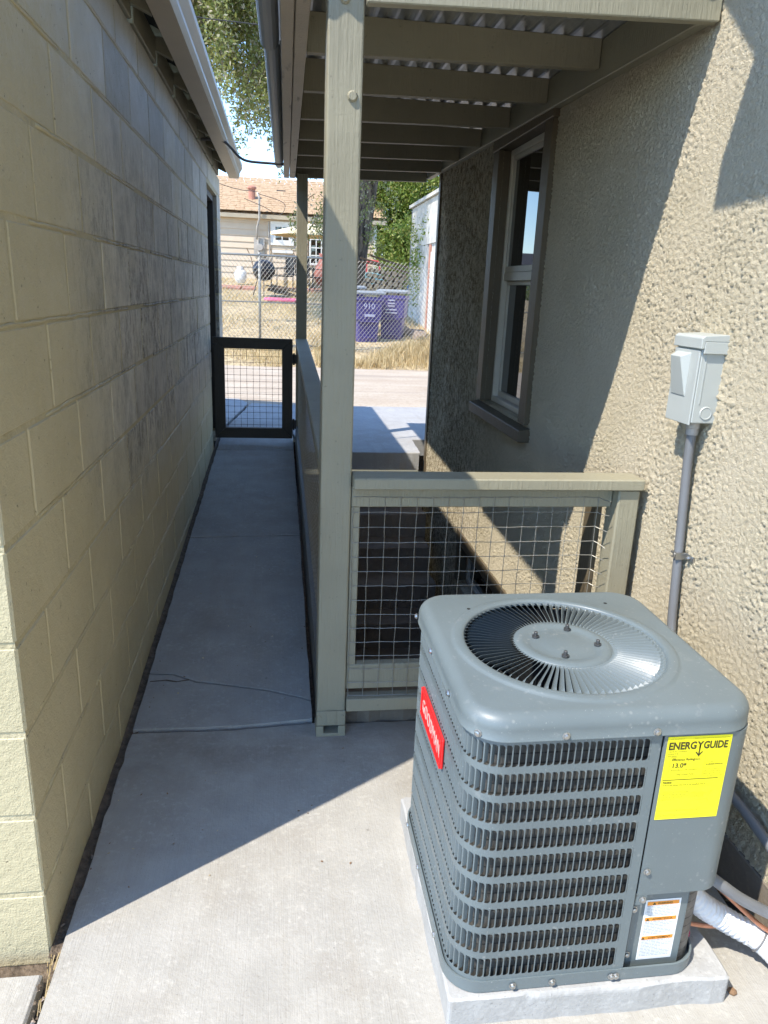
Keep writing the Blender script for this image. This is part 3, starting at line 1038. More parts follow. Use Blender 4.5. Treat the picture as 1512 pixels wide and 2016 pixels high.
me.materials.append(MAT['stucco'])
obj('wall', me, hs)
m = MB()
m.box(1.42, 7.5, -4, 5.66, -2.3, 2.74)                       # body of the house behind the rooms' reveal
m.box(HX + .012, 1.42, .4, OY0 - .004, OZ0, 2.74)
m.box(HX + .012, 1.42, OY1 + .004, 5.66, OZ0, 2.74)
m.box(HX + .012, 1.42, OY0 - .004, OY1 + .004, OZ1 + .004, 2.74)
m.box(HX + .012, 1.42, .4, 5.66, BZ1 + .004, OZ0 - .002)
m.box(HX + .012, 1.42, .4, BY0 - .004, -2.3, BZ1)
m.box(HX + .012, 1.42, BY1 + .004, 5.66, -2.3, BZ1)
m.box(HX + .012, 1.42, BY0 - .004, BY1 + .004, -2.3, BZ0 - .004)
m.box(HX, 1.41, -4, .6, -2.3, 2.74)
m.build('masonry', 'stucco', hs)
MB().box(HX - .014, HX + .02, 5.64, 5.70, -.4, 2.27).build('corner_board', 'trim_dark', hs, bevel=.003)
MB().box(HX - .006, HX + .004, .62, 2.0, -.06, .115).build('base_board', 'oldconc', hs, bevel=.003)
# unseen eave above the camera, outline shaped to throw the upper wall's shade
EZ = 2.90
poly = [(.445, -4), (.445, 1.535), (.632, 1.545), (.770, 1.885), (1.20, 2.95), (1.30, 5.9), (7.9, 5.9), (7.9, -4)]
MB().prism(poly, 'z', EZ, EZ + .12).build('eave', 'trim_dark', hs)
pk = (4.5, .95, 5.0)
pk2 = (4.5, 2.5, 5.0)
rm = MB()
tp = [(p[0], p[1], EZ + .122) for p in poly] + [(4.5, -4, 4.6), (4.5, 3.2, 4.6)]
rm.add(tp, [(0, 1, 2, 3, 9, 8), (3, 4, 5, 9), (5, 6, 9), (6, 7, 8, 9), (7, 0, 8)])
rm.build('roof', 'shingle', hs, fix=False)
MB().box(1.19, 1.40, -3.9, 5.6, 2.742, 2.898).build('frieze', 'trim_dark', hs)

def window(name, y0, y1, z0, z1, tr, sill, meet=True):
    f = MB()
    xo = HX - (.026 if sill else .006)
    f.box(xo, HX + .06, y0 - tr, y0, z0 - .0, z1)
    f.box(xo, HX + .06, y1, y1 + tr, z0 - .0, z1)
    f.box(xo - .004, HX + .06, y0 - tr - .01, y1 + tr + .01, z1, z1 + .085)
    w = f.build(name, 'trim_dark', hs, bevel=.003)
    if sill:
        MB().hexa([(HX - .055, y0 - tr - .02, z0 - .080), (HX + .08, y0 - tr - .02, z0 - .080), (HX + .08, y1 + tr + .03, z0 - .080), (HX - .055, y1 + tr + .03, z0 - .080),
                   (HX - .055, y0 - tr - .02, z0 - .025), (HX + .08, y0 - tr - .02, z0 - .002), (HX + .08, y1 + tr + .03, z0 - .002), (HX - .055, y1 + tr + .03, z0 - .025)]).build('sill', 'trim_dark', w, bevel=.003)
    return w
win = window('window', OY0, OY1, OZ0, OZ1, .10, True)
xg = HX + .040
fw = .020
m = MB().box(xg, xg + .05, OY0 + .001, OY0 + fw, OZ0 + .001, OZ1 - .001).box(xg, xg + .05, OY1 - fw, OY1 - .001, OZ0 + .001, OZ1 - .001)
m.box(xg, xg + .05, OY0 + fw, OY1 - fw, OZ0 + .001, OZ0 + .03).box(xg, xg + .05, OY0 + fw, OY1 - fw, OZ1 - .03, OZ1 - .001)
m.build('frame', 'sash', win, bevel=.002)
m = MB()
for (za, zb, xx) in ((OZ0 + .031, 1.52, xg + .030), (1.565, OZ1 - .031, xg + .012)):
    m.box(xx, xx + .022, OY0 + fw + .001, OY0 + fw + .018, za, zb)
    m.box(xx, xx + .022, OY1 - fw - .018, OY1 - fw - .001, za, zb)
    m.box(xx, xx + .022, OY0 + fw + .018, OY1 - fw - .018, za, za + .03)
    m.box(xx, xx + .022, OY0 + fw + .018, OY1 - fw - .018, zb - .02, zb)
m.box(xg + .008, xg + .05, OY0 + fw, OY1 - fw, 1.521, 1.564)
m.build('sash', 'sash', win, bevel=.0015)
MB().box(xg + .042, xg + .046, OY0 + fw + .0185, OY1 - fw - .0185, OZ0 + .062, 1.499).build('pane', 'glass', win)
MB().box(xg + .022, xg + .026, OY0 + fw + .0185, OY1 - fw - .0185, 1.596, OZ1 - .052).build('pane', 'glass', win)
bw = window('basement_window', BY0 + .02, BY1 - .02, BZ0 + .02, BZ1 - .07, .05, False)
xg = HX + .06
m = MB().box(xg, xg + .04, BY0 + .021, BY0 + .055, BZ0 + .02, BZ1 - .071).box(xg, xg + .04, BY1 - .055, BY1 - .021, BZ0 + .02, BZ1 - .071)
m.box(xg, xg + .04, BY0 + .055, BY1 - .055, BZ0 + .02, BZ0 + .05).box(xg, xg + .04, BY0 + .055, BY1 - .055, BZ1 - .10, BZ1 - .071).box(xg, xg + .04, 3.78, 3.82, BZ0 + .051, BZ1 - .101)
m.build('sash', 'sash', bw, bevel=.002)
MB().box(xg + .02, xg + .025, BY0 + .056, 3.779, BZ0 + .051, BZ1 - .101).build('pane', 'glass', bw)
MB().box(xg + .02, xg + .025, 3.821, BY1 - .056, BZ0 + .051, BZ1 - .101).build('pane', 'glass', bw)

# ================================================================ COOLING UNIT
pad = wavy_slab('equipment_pad', [(.340, 1.104), (.958, 1.096), (.955, 1.735), (.340, 1.735)], lambda x, y: .070, .072, 'pad', None, .003, .04)
md = pad.modifiers.new('bevel', 'BEVEL'); md.width = .010; md.segments = 3; md.limit_method = 'ANGLE'; md.angle_limit = R_(50)
tag(pad, 'thick grey precast concrete pad lying on the slab under the cooling unit', 'concrete pad')
UX, UY, UZ = .616, 1.390, .0705
ac = thing('air_conditioner', 'slate grey outdoor air conditioner with louvred sides, round fan grille and yellow card', 'air conditioner', (UX, UY, UZ))
HA, HB, RC = .291, .289, .080
UXB, UYB = .628, 1.397         # half sizes of the lid and its corner radius

def rr_hit(th, a, b, r):
    """distance from the centre to a rounded rectangle along direction th"""
    c, s_ = math.cos(th), math.sin(th)
    t = min(a / abs(c) if abs(c) > 1e-9 else 1e9, b / abs(s_) if abs(s_) > 1e-9 else 1e9)
    x, y = abs(c) * t, abs(s_) * t
    if x > a - r and y > b - r:
        cx, cy = a - r, b - r
        B = abs(c) * cx + abs(s_) * cy
        C = cx * cx + cy * cy - r * r
        t = B + math.sqrt(max(0, B * B - C))
    return t
def rr_path(a, b, r, n=8):
    pts = []
    for (cx, cy, a0) in ((a - r, b - r, 0), (-(a - r), b - r, 90), (-(a - r), -(b - r), 180), (a - r, -(b - r), 270)):
        for k in range(n + 1):
            t = R_(a0 + 90 * k / n)
            pts.append((cx + r * math.cos(t), cy + r * math.sin(t)))
    return pts
# --- lid
ZT = .7215
GR, HR = .2160, .1050
N = 168
rings = []
def ring(fn):
    rings.append([fn(2 * math.pi * k / N) for k in range(N)])
circ = lambda r, z: (lambda t: (UX + r * math.cos(t), UY + r * math.sin(t), z))
def rect(ins, z):
    def f(t):
        d = rr_hit(t, HA - ins, HB - ins, max(.01, RC - ins))
        return (UXB + d * math.cos(t), UYB + d * math.sin(t), z)
    return f
ring(circ(GR - .001, ZT - .006)); ring(circ(GR, ZT + .002)); ring(circ(GR + .003, ZT + .0045)); ring(circ(GR + .008, ZT + .0055)); ring(circ(.2365, ZT + .0050)); ring(circ(.2400, ZT + .0035)); ring(circ(.2435, ZT + .0008)); ring(circ(.2475, ZT))
ring(rect(.0275, ZT))
FR = .027
for k in range(1, 8):
    a = math.pi / 2 * k / 7
    ring(rect(FR - FR * math.sin(a), ZT - FR + FR * math.cos(a)))
ring(rect(0, .6725)); ring(rect(-.0012, .6715)); ring(rect(.0015, .6700)); ring(rect(.008, .672)); ring(rect(.008, .70))
m = MB()
for rg in rings:
    m.v += rg
for i in range(len(rings) - 1):
    for k in range(N):
        k2 = (k + 1) % N
        m.f.append((i * N + k, (i + 1) * N + k, (i + 1) * N + k2, i * N + k2)); m.mi.append(0)
lid = m.build('top_cover', 'unit', ac, smooth=True, fix=False)
# --- grille blades
NBL = 84
rads = [HR - .001, HR + .004, HR + .012, .135, .165, .192, GR - .012, GR - .004, GR + .0005]
amt = [0, .35, .9, 1, 1, 1, .95, .45, 0]
v, f = [], []
for r, a in zip(rads, amt):
    w = 2 * math.pi * r / NBL * .50
    tilt = R_(46) * a
    zc_ = ZT - .004 + (.001 if a else .003)
    wy = w * (1.0 - .30 * a) * 1.02
    hz = w * 1.15 * a
    v += [(r, -wy, zc_ - hz), (r, -wy * .35, zc_ - hz * .15), (r, wy * .80, zc_ + hz * .75), (r, wy * .80 + .0011, zc_ + hz * .75 + .0003)]
for i in range(len(rads) - 1):
    for k in range(3):
        f.append((i * 4 + k, (i + 1) * 4 + k, (i + 1) * 4 + k + 1, i * 4 + k + 1))
bme = MB().add(v, f).mesh('grille_blade', 'unit', False, False)
for k in range(NBL):
    o = obj('grille_blade', bme, lid)
    o.matrix_parent_inverse = Matrix.Identity(4)
    o.location = (UX, UY, 0)
    o.rotation_euler = (0, 0, 2 * math.pi * k / NBL)
# --- hub and its four bolts
hub = MB().lathe([(HR - .03, -.012), (HR, -.006), (HR + .0008, -.001), (HR - .002, .0015), (HR - .012, .0030), (HR - .020, .0030), (HR - .026, .0005), (.070, -.0002), (.0, -.0002)][:-1] + [(.05, .0006), (.046, .0016), (.001, .0016)], 72, (UX, UY, ZT)).build('hub', 'unit', lid)
set_smooth(hub, 50)
for (bx, by) in ((-.052, .030), (.034, .062), (-.018, -.062), (.074, -.016)):
    MB().lathe([(.0080, 0), (.0080, .0042), (.0045, .0042), (.0045, .0125), (.003, .0138)], 8, (UX + bx, UY + by, ZT + .0010)).build('bolt', 'bolt', lid)
m = MB()
for (bx, by) in ((-.165, .188), (.190, .205)):
    m.lathe([(.0045, 0), (.0045, .0006)], 10, (UX + bx, UY + by, ZT))
m.build('hole', 'dark', lid)
# --- fan, motor and shroud under the grille
m = MB().lathe([(GR + .006, .30), (GR + .006, .705), (GR + .0075, .705), (GR + .0075, .30)][:2], 48, (UX, UY, 0))
m.f = m.f[:-2]; m.mi = m.mi[:-2]
m.build('shroud', 'unit_in', ac, smooth=True, fix=False)
MB().lathe([(.02, .40), (.068, .42), (.070, .56), (.060, .60), (.06, .69)], 24, (UX, UY, 0)).build('motor', 'unit_in', ac)
fan = bpy.data.objects.new('fan', None)
m = MB()
for k in range(3):
    a0 = 2 * math.pi * k / 3 + .5
    vv, ff = [], []
    for i in range(6):
        r = .05 + .155 * i / 5
        for j in range(5):
            a = a0 + (j / 4 - .5) * 1.35
            vv.append((UX + r * math.cos(a), UY + r * math.sin(a), .575 + .05 * (j / 4 - .5)))
    for i in range(5):
        for j in range(4):
            ff.append((i * 5 + j, i * 5 + j + 1, (i + 1) * 5 + j + 1, (i + 1) * 5 + j))
    m.add(vv, ff)
bpy.data.objects.remove(fan)
m.build('fan_blade', 'steel', ac, smooth=True, fix=False)
# --- base pan
m = MB()
po = rr_path(.281, .284, .072)
pi_ = rr_path(.277, .280, .068)
n = len(po)
m.v = [(UXB - .008 + x, UYB + y, UZ + .002) for x, y in po] + [(UXB - .008 + x, UYB + y, UZ + .030) for x, y in po] + [(UXB - .008 + x, UYB + y, UZ + .030) for x, y in pi_] + [(UXB - .008 + x, UYB + y, UZ + .010) for x, y in pi_]
for i in range(n):
    j = (i + 1) % n
    for q in range(3):
        m.f.append((q * n + i, q * n + j, (q + 1) * n + j, (q + 1) * n + i)); m.mi.append(0)
m.f.append(tuple(range(3 * n, 4 * n))); m.mi.append(0)
m.f.append(tuple(range(n - 1, -1, -1))); m.mi.append(0)
pan = m.build('base_pan', 'unit', ac)
set_smooth(pan, 50)
# --- louvred wrap: back, left side, rounded corner, front
BA, BB, BR = .282, .2815, .070
XP = .716 - UXB                               # where the wrap stops on the front, local x
def wrap_pts(a, b, r, step):
    """arc length param along back (right to left), left, front (left to right)"""
    segs = []
    segs.append(('l', (a - .05, b), (-(a - r), b)))
    segs.append(('c', (-(a - r), b - r), 90, r))
    segs.append(('l', (-a, b - r), (-a, -(b - r))))
    segs.append(('c', (-(a - r), -(b - r)), 180, r))
    segs.append(('l', (-(a - r), -b), (XP, -b)))
    return segs
def wrap_at(segs, s):
    for sg in segs:
        if sg[0] == 'l':
            L = math.dist(sg[1], sg[2])
            if s <= L + 1e-9:
                t = s / L
                p = (sg[1][0] + (sg[2][0] - sg[1][0]) * t, sg[1][1] + (sg[2][1] - sg[1][1]) * t)
                d = ((sg[2][0] - sg[1][0]) / L, (sg[2][1] - sg[1][1]) / L)
                return p, d
            s -= L
        else:
            L = sg[3] * math.pi / 2
            if s <= L + 1e-9:
                t = R_(sg[2]) + s / sg[3]
                return (sg[1][0] + sg[3] * math.cos(t), sg[1][1] + sg[3] * math.sin(t)), (-math.sin(t), math.cos(t))
            s -= L
    return p, d
SG = wrap_pts(BA, BB, BR, .01)
LT = sum(math.dist(q[1], q[2]) if q[0] == 'l' else q[3] * math.pi / 2 for q in SG)
rowp = .0627
rows_z = [.6605 - rowp * k for k in range(9)]        # top of each slot row (scene z)
SLH = .0470
P0 = LT - .022                                       # right end of slots on the front
PIT = .01345
Lback = math.dist(SG[0][1], SG[0][2])
cols = []
s = P0
while s > Lback + .03:
    cols.append(s)
    s -= PIT
s_start = s
# bands between the rows
m = MB()
zb = [.6700]
for z in rows_z:
    zb += [z, z - SLH]
zb += [UZ + .012]
nn = 150
ss = [s_start + .003 + (P0 + .0015 - s_start - .003) * k / nn for k in range(nn + 1)]
for bi in range(0, len(zb), 2):
    za, zz_ = zb[bi], zb[bi + 1]
    o = len(m.v)
    for s in ss:
        (x, y), d = wrap_at(SG, s)
        m.v += [(UXB + x, UYB + y, za), (UXB + x, UYB + y, zz_)]
    for k in range(nn):
        m.f.append((o + 2 * k, o + 2 * k + 1, o + 2 * k + 3, o + 2 * k + 2)); m.mi.append(0)
# solid strip right of the slots and over the whole back
for (sa, sb, k) in ((P0 + .0015, LT, 3), (0, s_start + .003, 40)):
    o = len(m.v)
    for i in range(k + 1):
        (x, y), d = wrap_at(SG, sa + (sb - sa) * i / k)
        m.v += [(UXB + x, UYB + y, .6700), (UXB + x, UYB + y, UZ + .012)]
    for i in range(k):
        m.f.append((o + 2 * i, o + 2 * i + 1, o + 2 * i + 3, o + 2 * i + 2)); m.mi.append(0)
wrap = m.build('louvre_panel', 'unit', ac, smooth=True, fix=False)
# one louvre: flush bar with rounded slot corners plus a blade bent inwards.  local: x along wrap, y outward normal, z up
bw_ = .0016
lv = MB()
h = SLH
lv.add([(-bw_, 0, 0), (bw_ * .6, 0, 0), (bw_ * .6, 0, -h), (-bw_, 0, -h)], [(0, 3, 2, 1)])
cr = .0065
for sgn, zz_ in ((1, 0), (-1, -h)):
    fan_ = [(-bw_, 0, zz_)]
    for k in range(5):
        a = math.pi / 2 * k / 4
        fan_.append((-bw_ - cr + cr * math.cos(a), 0, zz_ - sgn * (cr - cr * math.sin(a))))
    lv.add(fan_, [(0, k, k + 1) for k in range(1, 5)])
lv.add([(bw_ * .6, 0, -.001), (bw_ * .6 + .0042, .0088, -.004), (bw_ * .6 + .0042, .0088, -h + .004), (bw_ * .6, 0, -h + .001)], [(0, 1, 2, 3)])
lme = lv.mesh('louvre', 'unit', False, False)
NF = 33
rest = MB()
for ci, s in enumerate(cols):
    (x, y), d = wrap_at(SG, s)
    ang = math.atan2(d[1], d[0])
    for z in rows_z:
        if ci < NF:
            o = obj('louvre', lme, wrap)
            o.location = (UXB + x, UYB + y, z)
            o.rotation_euler = (0, 0, ang)
        else:
            M_ = Matrix.Translation((UXB + x, UYB + y, z)) @ Matrix.Rotation(ang, 4, 'Z')
            rest.add([M_ @ Vector(p) for p in lv.v], lv.f)
stuff(rest.build('side_louvres', 'unit', wrap, fix=False))
# coil behind
m = MB()
ci_ = rr_path(BA - .018, BB - .018, .05)
m.v = [(UXB + x, UYB + y, .665) for x, y in ci_] + [(UXB + x, UYB + y, UZ + .015) for x, y in ci_]
n = len(ci_)
m.f = [(i, n + i, n + (i + 1) % n, (i + 1) % n) for i in range(n)]
m.mi = [0] * n
m.build('coil', 'coil', ac, smooth=True, fix=False)
# --- control box cover: front strip, rounded corner, right side
cvx0 = .7195
def cover_poly(ins):
    a, b, r = .2845 - ins, .2835 - ins, .052 - ins
    pts = [(cvx0, UYB - b)]
    for k in range(9):
        t = R_(270 + 90 * k / 8)
        pts.append((UXB + a - r + r * math.cos(t), UYB - b + r + r * math.sin(t)))
    pts.append((UXB + a, UYB + .235))
    return pts
ou, inn = cover_poly(0), cover_poly(.0025)
cv = MB()
ZB = .292
poly = ou + inn[::-1]
n = len(ou)
v = []
for z in (ZB, .6685):
    v += [(x, y, z) for x, y in ou] + [(x, y, z) for x, y in inn]
f = []
for i in range(n - 1):
    f += [(i, i + 1, 2 * n + i + 1, 2 * n + i), (n + i + 1, n + i, 3 * n + i, 3 * n + i + 1), (i + 1, i, n + i, n + i + 1), (2 * n + i, 2 * n + i + 1, 3 * n + i + 1, 3 * n + i)]
f += [(0, 2 * n, 3 * n, n), (n - 1, 2 * n - 1, 4 * n - 1, 3 * n - 1)]
cv.add(v, f)
# returned bottom flange
fl = [(x, y, ZB + .001) for x, y in inn] + [(x - .05 if i > 5 else x, y + .05 if i <= 5 else y, ZB + .001) for i, (x, y) in enumerate(inn)]
cv.add(fl, [(i, i + 1, n + i + 1, n + i) for i in range(n - 1)])
# small ear at the lower left, with the screw slot
cv.box(cvx0, cvx0 + .022, UYB - .2835, UYB - .2815, .268, ZB - .0005)
cover = cv.build('control_cover', 'unit', ac)
set_smooth(cover, 40)
# --- lower recessed piping panel
m = MB()
yp = UYB - .2640
m.box(cvx0 - .001, .8475, yp, yp + .002, UZ + .011, .335)
m.box(.8475, .8495, yp, yp + .060, UZ + .011, .335)
pp_ = m.build('piping_panel', 'unit', ac, bevel=.001)
# dark strip standing in for the seam shadow between wrap and covers
MB().box(.7165, .7192, UYB - .278, UYB - .264, UZ + .012, .669).build('seam_shadow', 'unit_in', ac)
# right wall of the cabinet below the cover (set back)
MB().box(.872, .876, 1.30, 1.63, UZ + .012, .31).build('side_panel', 'unit', ac)
MB().box(.8497, .871, 1.20, 1.30, UZ + .012, .33).build('valve_plate', 'unit_in', ac)
# --- screws
def screw(x, y, z, nx, ny):
    s_ = MB().lathe([(.0072, 0), (.0078, .0012), (.0060, .0016), (.0055, .0052), (.0035, .0062)], 8, (0, 0, 0), 'x').build('screw', 'steel', ac)
    s_.matrix_parent_inverse = Matrix.Translation(ac.location).inverted()
    s_.location = (x, y, z)
    s_.rotation_euler = (0, 0, math.atan2(ny, nx))
x0 = UXB - HA; y0_ = UYB - HB
for y in (1.27, 1.45, 1.632):
    screw(x0 - .0005, y, .6800, -1, 0)
screw(UXB - HA + RC * (1 - .707), UYB - HB + RC * (1 - .707), .6790, -.707, -.707)
for x in (.520, .698):
    screw(x, y0_ - .0005, .6810, 0, -1)
for (x, z) in ((.7305, .352), (.7315, .282), (.7290, .238), (.7300, .118)):
    screw(x, (UYB - .2835 if z > .26 else yp) - .0004, z, 0, -1)
for x in (.475, .560, .690, .700):
    screw(x, UYB - .2855, UZ + .016, 0, -1)
for y in (1.25, 1.45, 1.6):
    screw(UXB - .2885, y, UZ + .016, -1, 0)
# --- service valves with magenta caps
for (z, yv) in ((.131, 1.165), (.238, 1.175)):
    c_ = MB()
    pts = []
    for k in range(24):
        r = .0125 if k % 2 else .0112
        a = 2 * math.pi * k / 24
        pts.append((yv + r * math.cos(a), z + r * math.sin(a)))
    c_.prism(pts, 'x', .853, .884)
    c_.lathe([(.0095, .884), (.0085, .887), (.004, .887), (.004, .880)], 12, (0, yv, z), 'x')
    c_.build('valve_cap', 'cap', ac)

# --- labels on the unit
def on_front(x, y, z):
    return Matrix(((1, 0, 0, x), (0, 0, -1, y), (0, 1, 0, z), (0, 0, 0, 1)))
yl = UYB - .2835 - .0012
EX0, EX1, EZ0, EZ1 = .7265, .8575, .477, .6640
card = MB().box(EX0, EX1, yl, yl + .0008, EZ0, EZ1).build('energy_label', 'yellow', ac, bevel=.0)
yt = yl - .0006
W_ = EX1 - EX0
def T(body, x, z, size, mat='ink', bold=0., align='LEFT', sx=1., name='lettering'):
    return text_mesh(name, body, size, mat, card, on_front(x, yt, z), 0, align, bold, sx)
def head(body, xa, xb_, z, size):
    o = T(body, 0, z, size, bold=.0008)
    xs_ = [v_.co.x for v_ in o.data.vertices]
    k = (xb_ - xa) / (max(xs_) - min(xs_))
    x_min = min(xs_)
    for v_ in o.data.vertices:
        v_.co.x = EX0 + xa + (v_.co.x - x_min) * k
head('ENERG', .0035, .0600, EZ1 - .0275, .0222)
head('Y', .0605, .0745, EZ1 - .0265, .0205)
head('GUIDE', .0745, .1245, EZ1 - .0275, .0222)
ar = MB()
ar.cur = 0
axx = EX0 + .0675
def flat_poly(mb, pts):
    mb.add([(x, yt, z) for x, z in pts], [tuple(range(len(pts)))])
flat_poly(ar, [(axx - .0014, EZ1 - .020), (axx - .0014, EZ1 - .041), (axx + .0014, EZ1 - .041), (axx + .0014, EZ1 - .020)])
flat_poly(ar, [(axx - .0085, EZ1 - .0345), (axx - .0055, EZ1 - .0345), (axx, EZ1 - .0405), (axx, EZ1 - .0450)])
flat_poly(ar, [(axx, EZ1 - .0450), (axx, EZ1 - .0405), (axx + .0055, EZ1 - .0345), (axx + .0085, EZ1 - .0345)])
flat_poly(ar, [(EX0 + .002, EZ0 + .0905), (EX0 + .002, EZ0 + .0918), (EX1 - .014, EZ0 + .0918), (EX1 - .014, EZ0 + .0905)])
def frame_rect(mb, x0, x1, z0, z1, w):
    flat_poly(mb, [(x0, z0), (x1, z0), (x1, z0 + w), (x0, z0 + w)])
    flat_poly(mb, [(x0, z1 - w), (x1, z1 - w), (x1, z1), (x0, z1)])
    flat_poly(mb, [(x0, z0 + w), (x0 + w, z0 + w), (x0 + w, z1 - w), (x0, z1 - w)])
    flat_poly(mb, [(x1 - w, z0 + w), (x1, z0 + w), (x1, z1 - w), (x1 - w, z1 - w)])
frame_rect(ar, EX0 + .011, EX0 + .083, EZ0 + .097, EZ0 + .142, .0004)
flat_poly(ar, [(EX0 + .016, EZ0 + .1125), (EX0 + .078, EZ0 + .1125), (EX0 + .078, EZ0 + .1131), (EX0 + .016, EZ0 + .1131)])
for k in range(5):
    xx = EX0 + .016 + k * .0155
    flat_poly(ar, [(xx - .0003, EZ0 + .1131), (xx + .0003, EZ0 + .1131), (xx + .0003, EZ0 + .1155), (xx - .0003, EZ0 + .1155)])
ar.build('printed_rule', 'ink', card, fix=False)
T('U.S. Government', EX0 + .005, EZ1 - .0060, .0040, 'ink_light')
T('Federal law prohibits removal of this label before consumer purchase', EX1 - .003, EZ1 - .0060, .0034, 'ink_light', align='RIGHT', sx=.78)
T('Central Air Conditioner', EX0 + .004, EZ1 - .0335, .0046, 'ink', sx=.85)
T('Cooling Only', EX0 + .004, EZ1 - .0385, .0046, 'ink', sx=.85)
T('Split System', EX0 + .004, EZ1 - .0435, .0046, 'ink', sx=.85)
T('Efficiency Rating', EX0 + .0145, EZ0 + .1340, .0078, 'ink', bold=.0001, sx=.92)
T('(SEER)*', EX0 + .0595, EZ0 + .1340, .0052, 'ink')
T('13.0*', EX0 + .0155, EZ0 + .1185, .0142, 'ink', bold=.00025)
T('Range of Similar Models', EX0 + .047, EZ0 + .1015, .0044, 'ink', align='CENTER', sx=.85)
T('For energy cost info, visit', EX0 + .0865, EZ0 + .1275, .0044, 'ink_light', sx=.78)
T('productinfo.energy.gov', EX0 + .0865, EZ0 + .1220, .0046, 'ink', bold=.0001, sx=.82)
for k, tx in enumerate(('*Your air conditioner\'s', 'efficiency rating may be', 'better depending on the', 'coil your contractor installs.')):
    T(tx, EX0 + .0845, EZ0 + .1115 - .0052 * k, .0046, 'ink_light', sx=.80)
T('Notice', EX0 + .004, EZ0 + .0835, .0064, 'ink', bold=.0002)
T('Federal law allows this unit to be installed only in:', EX0 + .004, EZ0 + .0775, .0052, 'ink', sx=.86)
for k, tx in enumerate(('AK CO CT ID IL IA IN KS MA', 'ME MI MN MO MT ND NE NH', 'NJ NY OH OR PA RI SD UT VT', 'WA WV WI WY')):
    T(tx, EX0 + .007, EZ0 + .0610 - .0056 * k, .0052, 'ink_light', sx=.82)
T('Federal law prohibits installation of this unit in other states.', EX0 + .004, EZ0 + .0185, .0042, 'ink_light', sx=.84)
T('Energy Efficiency Ratio (EER): See manufacturer for more information.', EX0 + .004, EZ0 + .0075, .0042, 'ink_light', sx=.84)
us_ = [(0, .78), (.03, .95), (.10, .98), (.50, .97), (.58, .93), (.66, .88), (.70, .78), (.76, .80), (.80, .88), (.88, .92), (.92, 1.02), (.98, 1.05), (1.0, .96), (.93, .84), (.90, .70), (.84, .55), (.80, .42), (.84, .22), (.82, .08), (.76, .26), (.66, .30), (.56, .26), (.50, .10), (.42, .24), (.32, .30), (.18, .36), (.08, .42), (.02, .55)]
mp = MB()
MX0, MZ0, MW, MH = EX0 + .0665, EZ0 + .036, .046, .025
P2 = [(MX0 + a * MW, MZ0 + b * MH) for a, b in us_]
for i in range(len(P2)):
    a, b = Vector(P2[i]), Vector(P2[(i + 1) % len(P2)])
    d = (b - a); nrm = Vector((-d.y, d.x)).normalized() * .00028
    flat_poly(mp, [tuple(a - nrm), tuple(b - nrm), tuple(b + nrm), tuple(a + nrm)])
for k in range(6):
    xx = MX0 + MW * (.10 + .09 * k)
    flat_poly(mp, [(xx, MZ0 + MH * .52), (xx + .0004, MZ0 + MH * .52), (xx + .0004, MZ0 + MH * .96), (xx, MZ0 + MH * .96)])
for k in range(3):
    z_ = MZ0 + MH * (.54 + .13 * k)
    flat_poly(mp, [(MX0 + MW * .06, z_), (MX0 + MW * .64, z_), (MX0 + MW * .64, z_ + .0004), (MX0 + MW * .06, z_ + .0004)])
mp.build('printed_map', 'ink_light', card, fix=False)
# warning label on the piping panel
wx0, wx1, wz0, wz1 = .7535, .8325, .100, .2580
yw = yp - .0008
wl_ = MB().box(wx0, wx1, yw, yw + .0006, wz0, wz1).build('warning_label', 'white_label', ac)
bands = ((.0045, 'WARNING'), (.0455, 'ADVERTENCIA'), (.0955, 'AVERTISSEMENT'))
bars = MB()
ends = (.043, .093, .150)
yb = yw - .0005
for (dz_, word), en in zip(bands, ends):
    MB().box(wx0 + .0045, wx1 - .0045, yb, yw - .0001, wz1 - dz_ - .0092, wz1 - dz_).build('orange_band', 'orange', wl_)
    text_mesh('lettering', word, .0080, 'ink', wl_, on_front(wx0 + .0435, yb - .0004, wz1 - dz_ - .0074), 0, 'CENTER', .0001, .86)
    wd = {'WARNING': .024, 'ADVERTENCIA': .033, 'AVERTISSEMENT': .036}[word]
    tx_ = wx0 + .0435 - wd
    tri = MB()
    tri.add([(tx_ - .004, yb - .0004, wz1 - dz_ - .0078), (tx_ + .004, yb - .0004, wz1 - dz_ - .0078), (tx_, yb - .0004, wz1 - dz_ - .0012)], [(0, 1, 2)])
    tri.build('hazard_triangle', 'ink', wl_, fix=False)
    z_ = wz1 - dz_ - .0125
    while z_ > wz1 - en:
        x_ = wx0 + .005
        xe = wx1 - .006 - (rnd.random() ** 2) * .03
        while x_ < xe:
            L = rnd.uniform(.003, .011)
            bars.add([(x_, yb, z_), (min(x_ + L, xe), yb, z_), (min(x_ + L, xe), yb, z_ + .0016), (x_, yb, z_ + .0016)], [(0, 1, 2, 3)])
            x_ += L + .0013
        z_ -= .0040
w_ = .0004
for (a, b, c_, d_) in ((wx0 + .003, wx1 - .003, wz0 + .003, wz0 + .003 + w_), (wx0 + .003, wx0 + .003 + w_, wz0 + .003, wz1 - .003), (wx1 - .003 - w_, wx1 - .003, wz0 + .003, wz1 - .003), (wx0 + .003, wx1 - .003, wz1 - .003 - w_, wz1 - .003)):
    bars.add([(a, yb, c_), (b, yb, c_), (b, yb, d_), (a, yb, d_)], [(0, 1, 2, 3)])
stuff(bars.build('fine_print', 'ink_grey', wl_, fix=False))
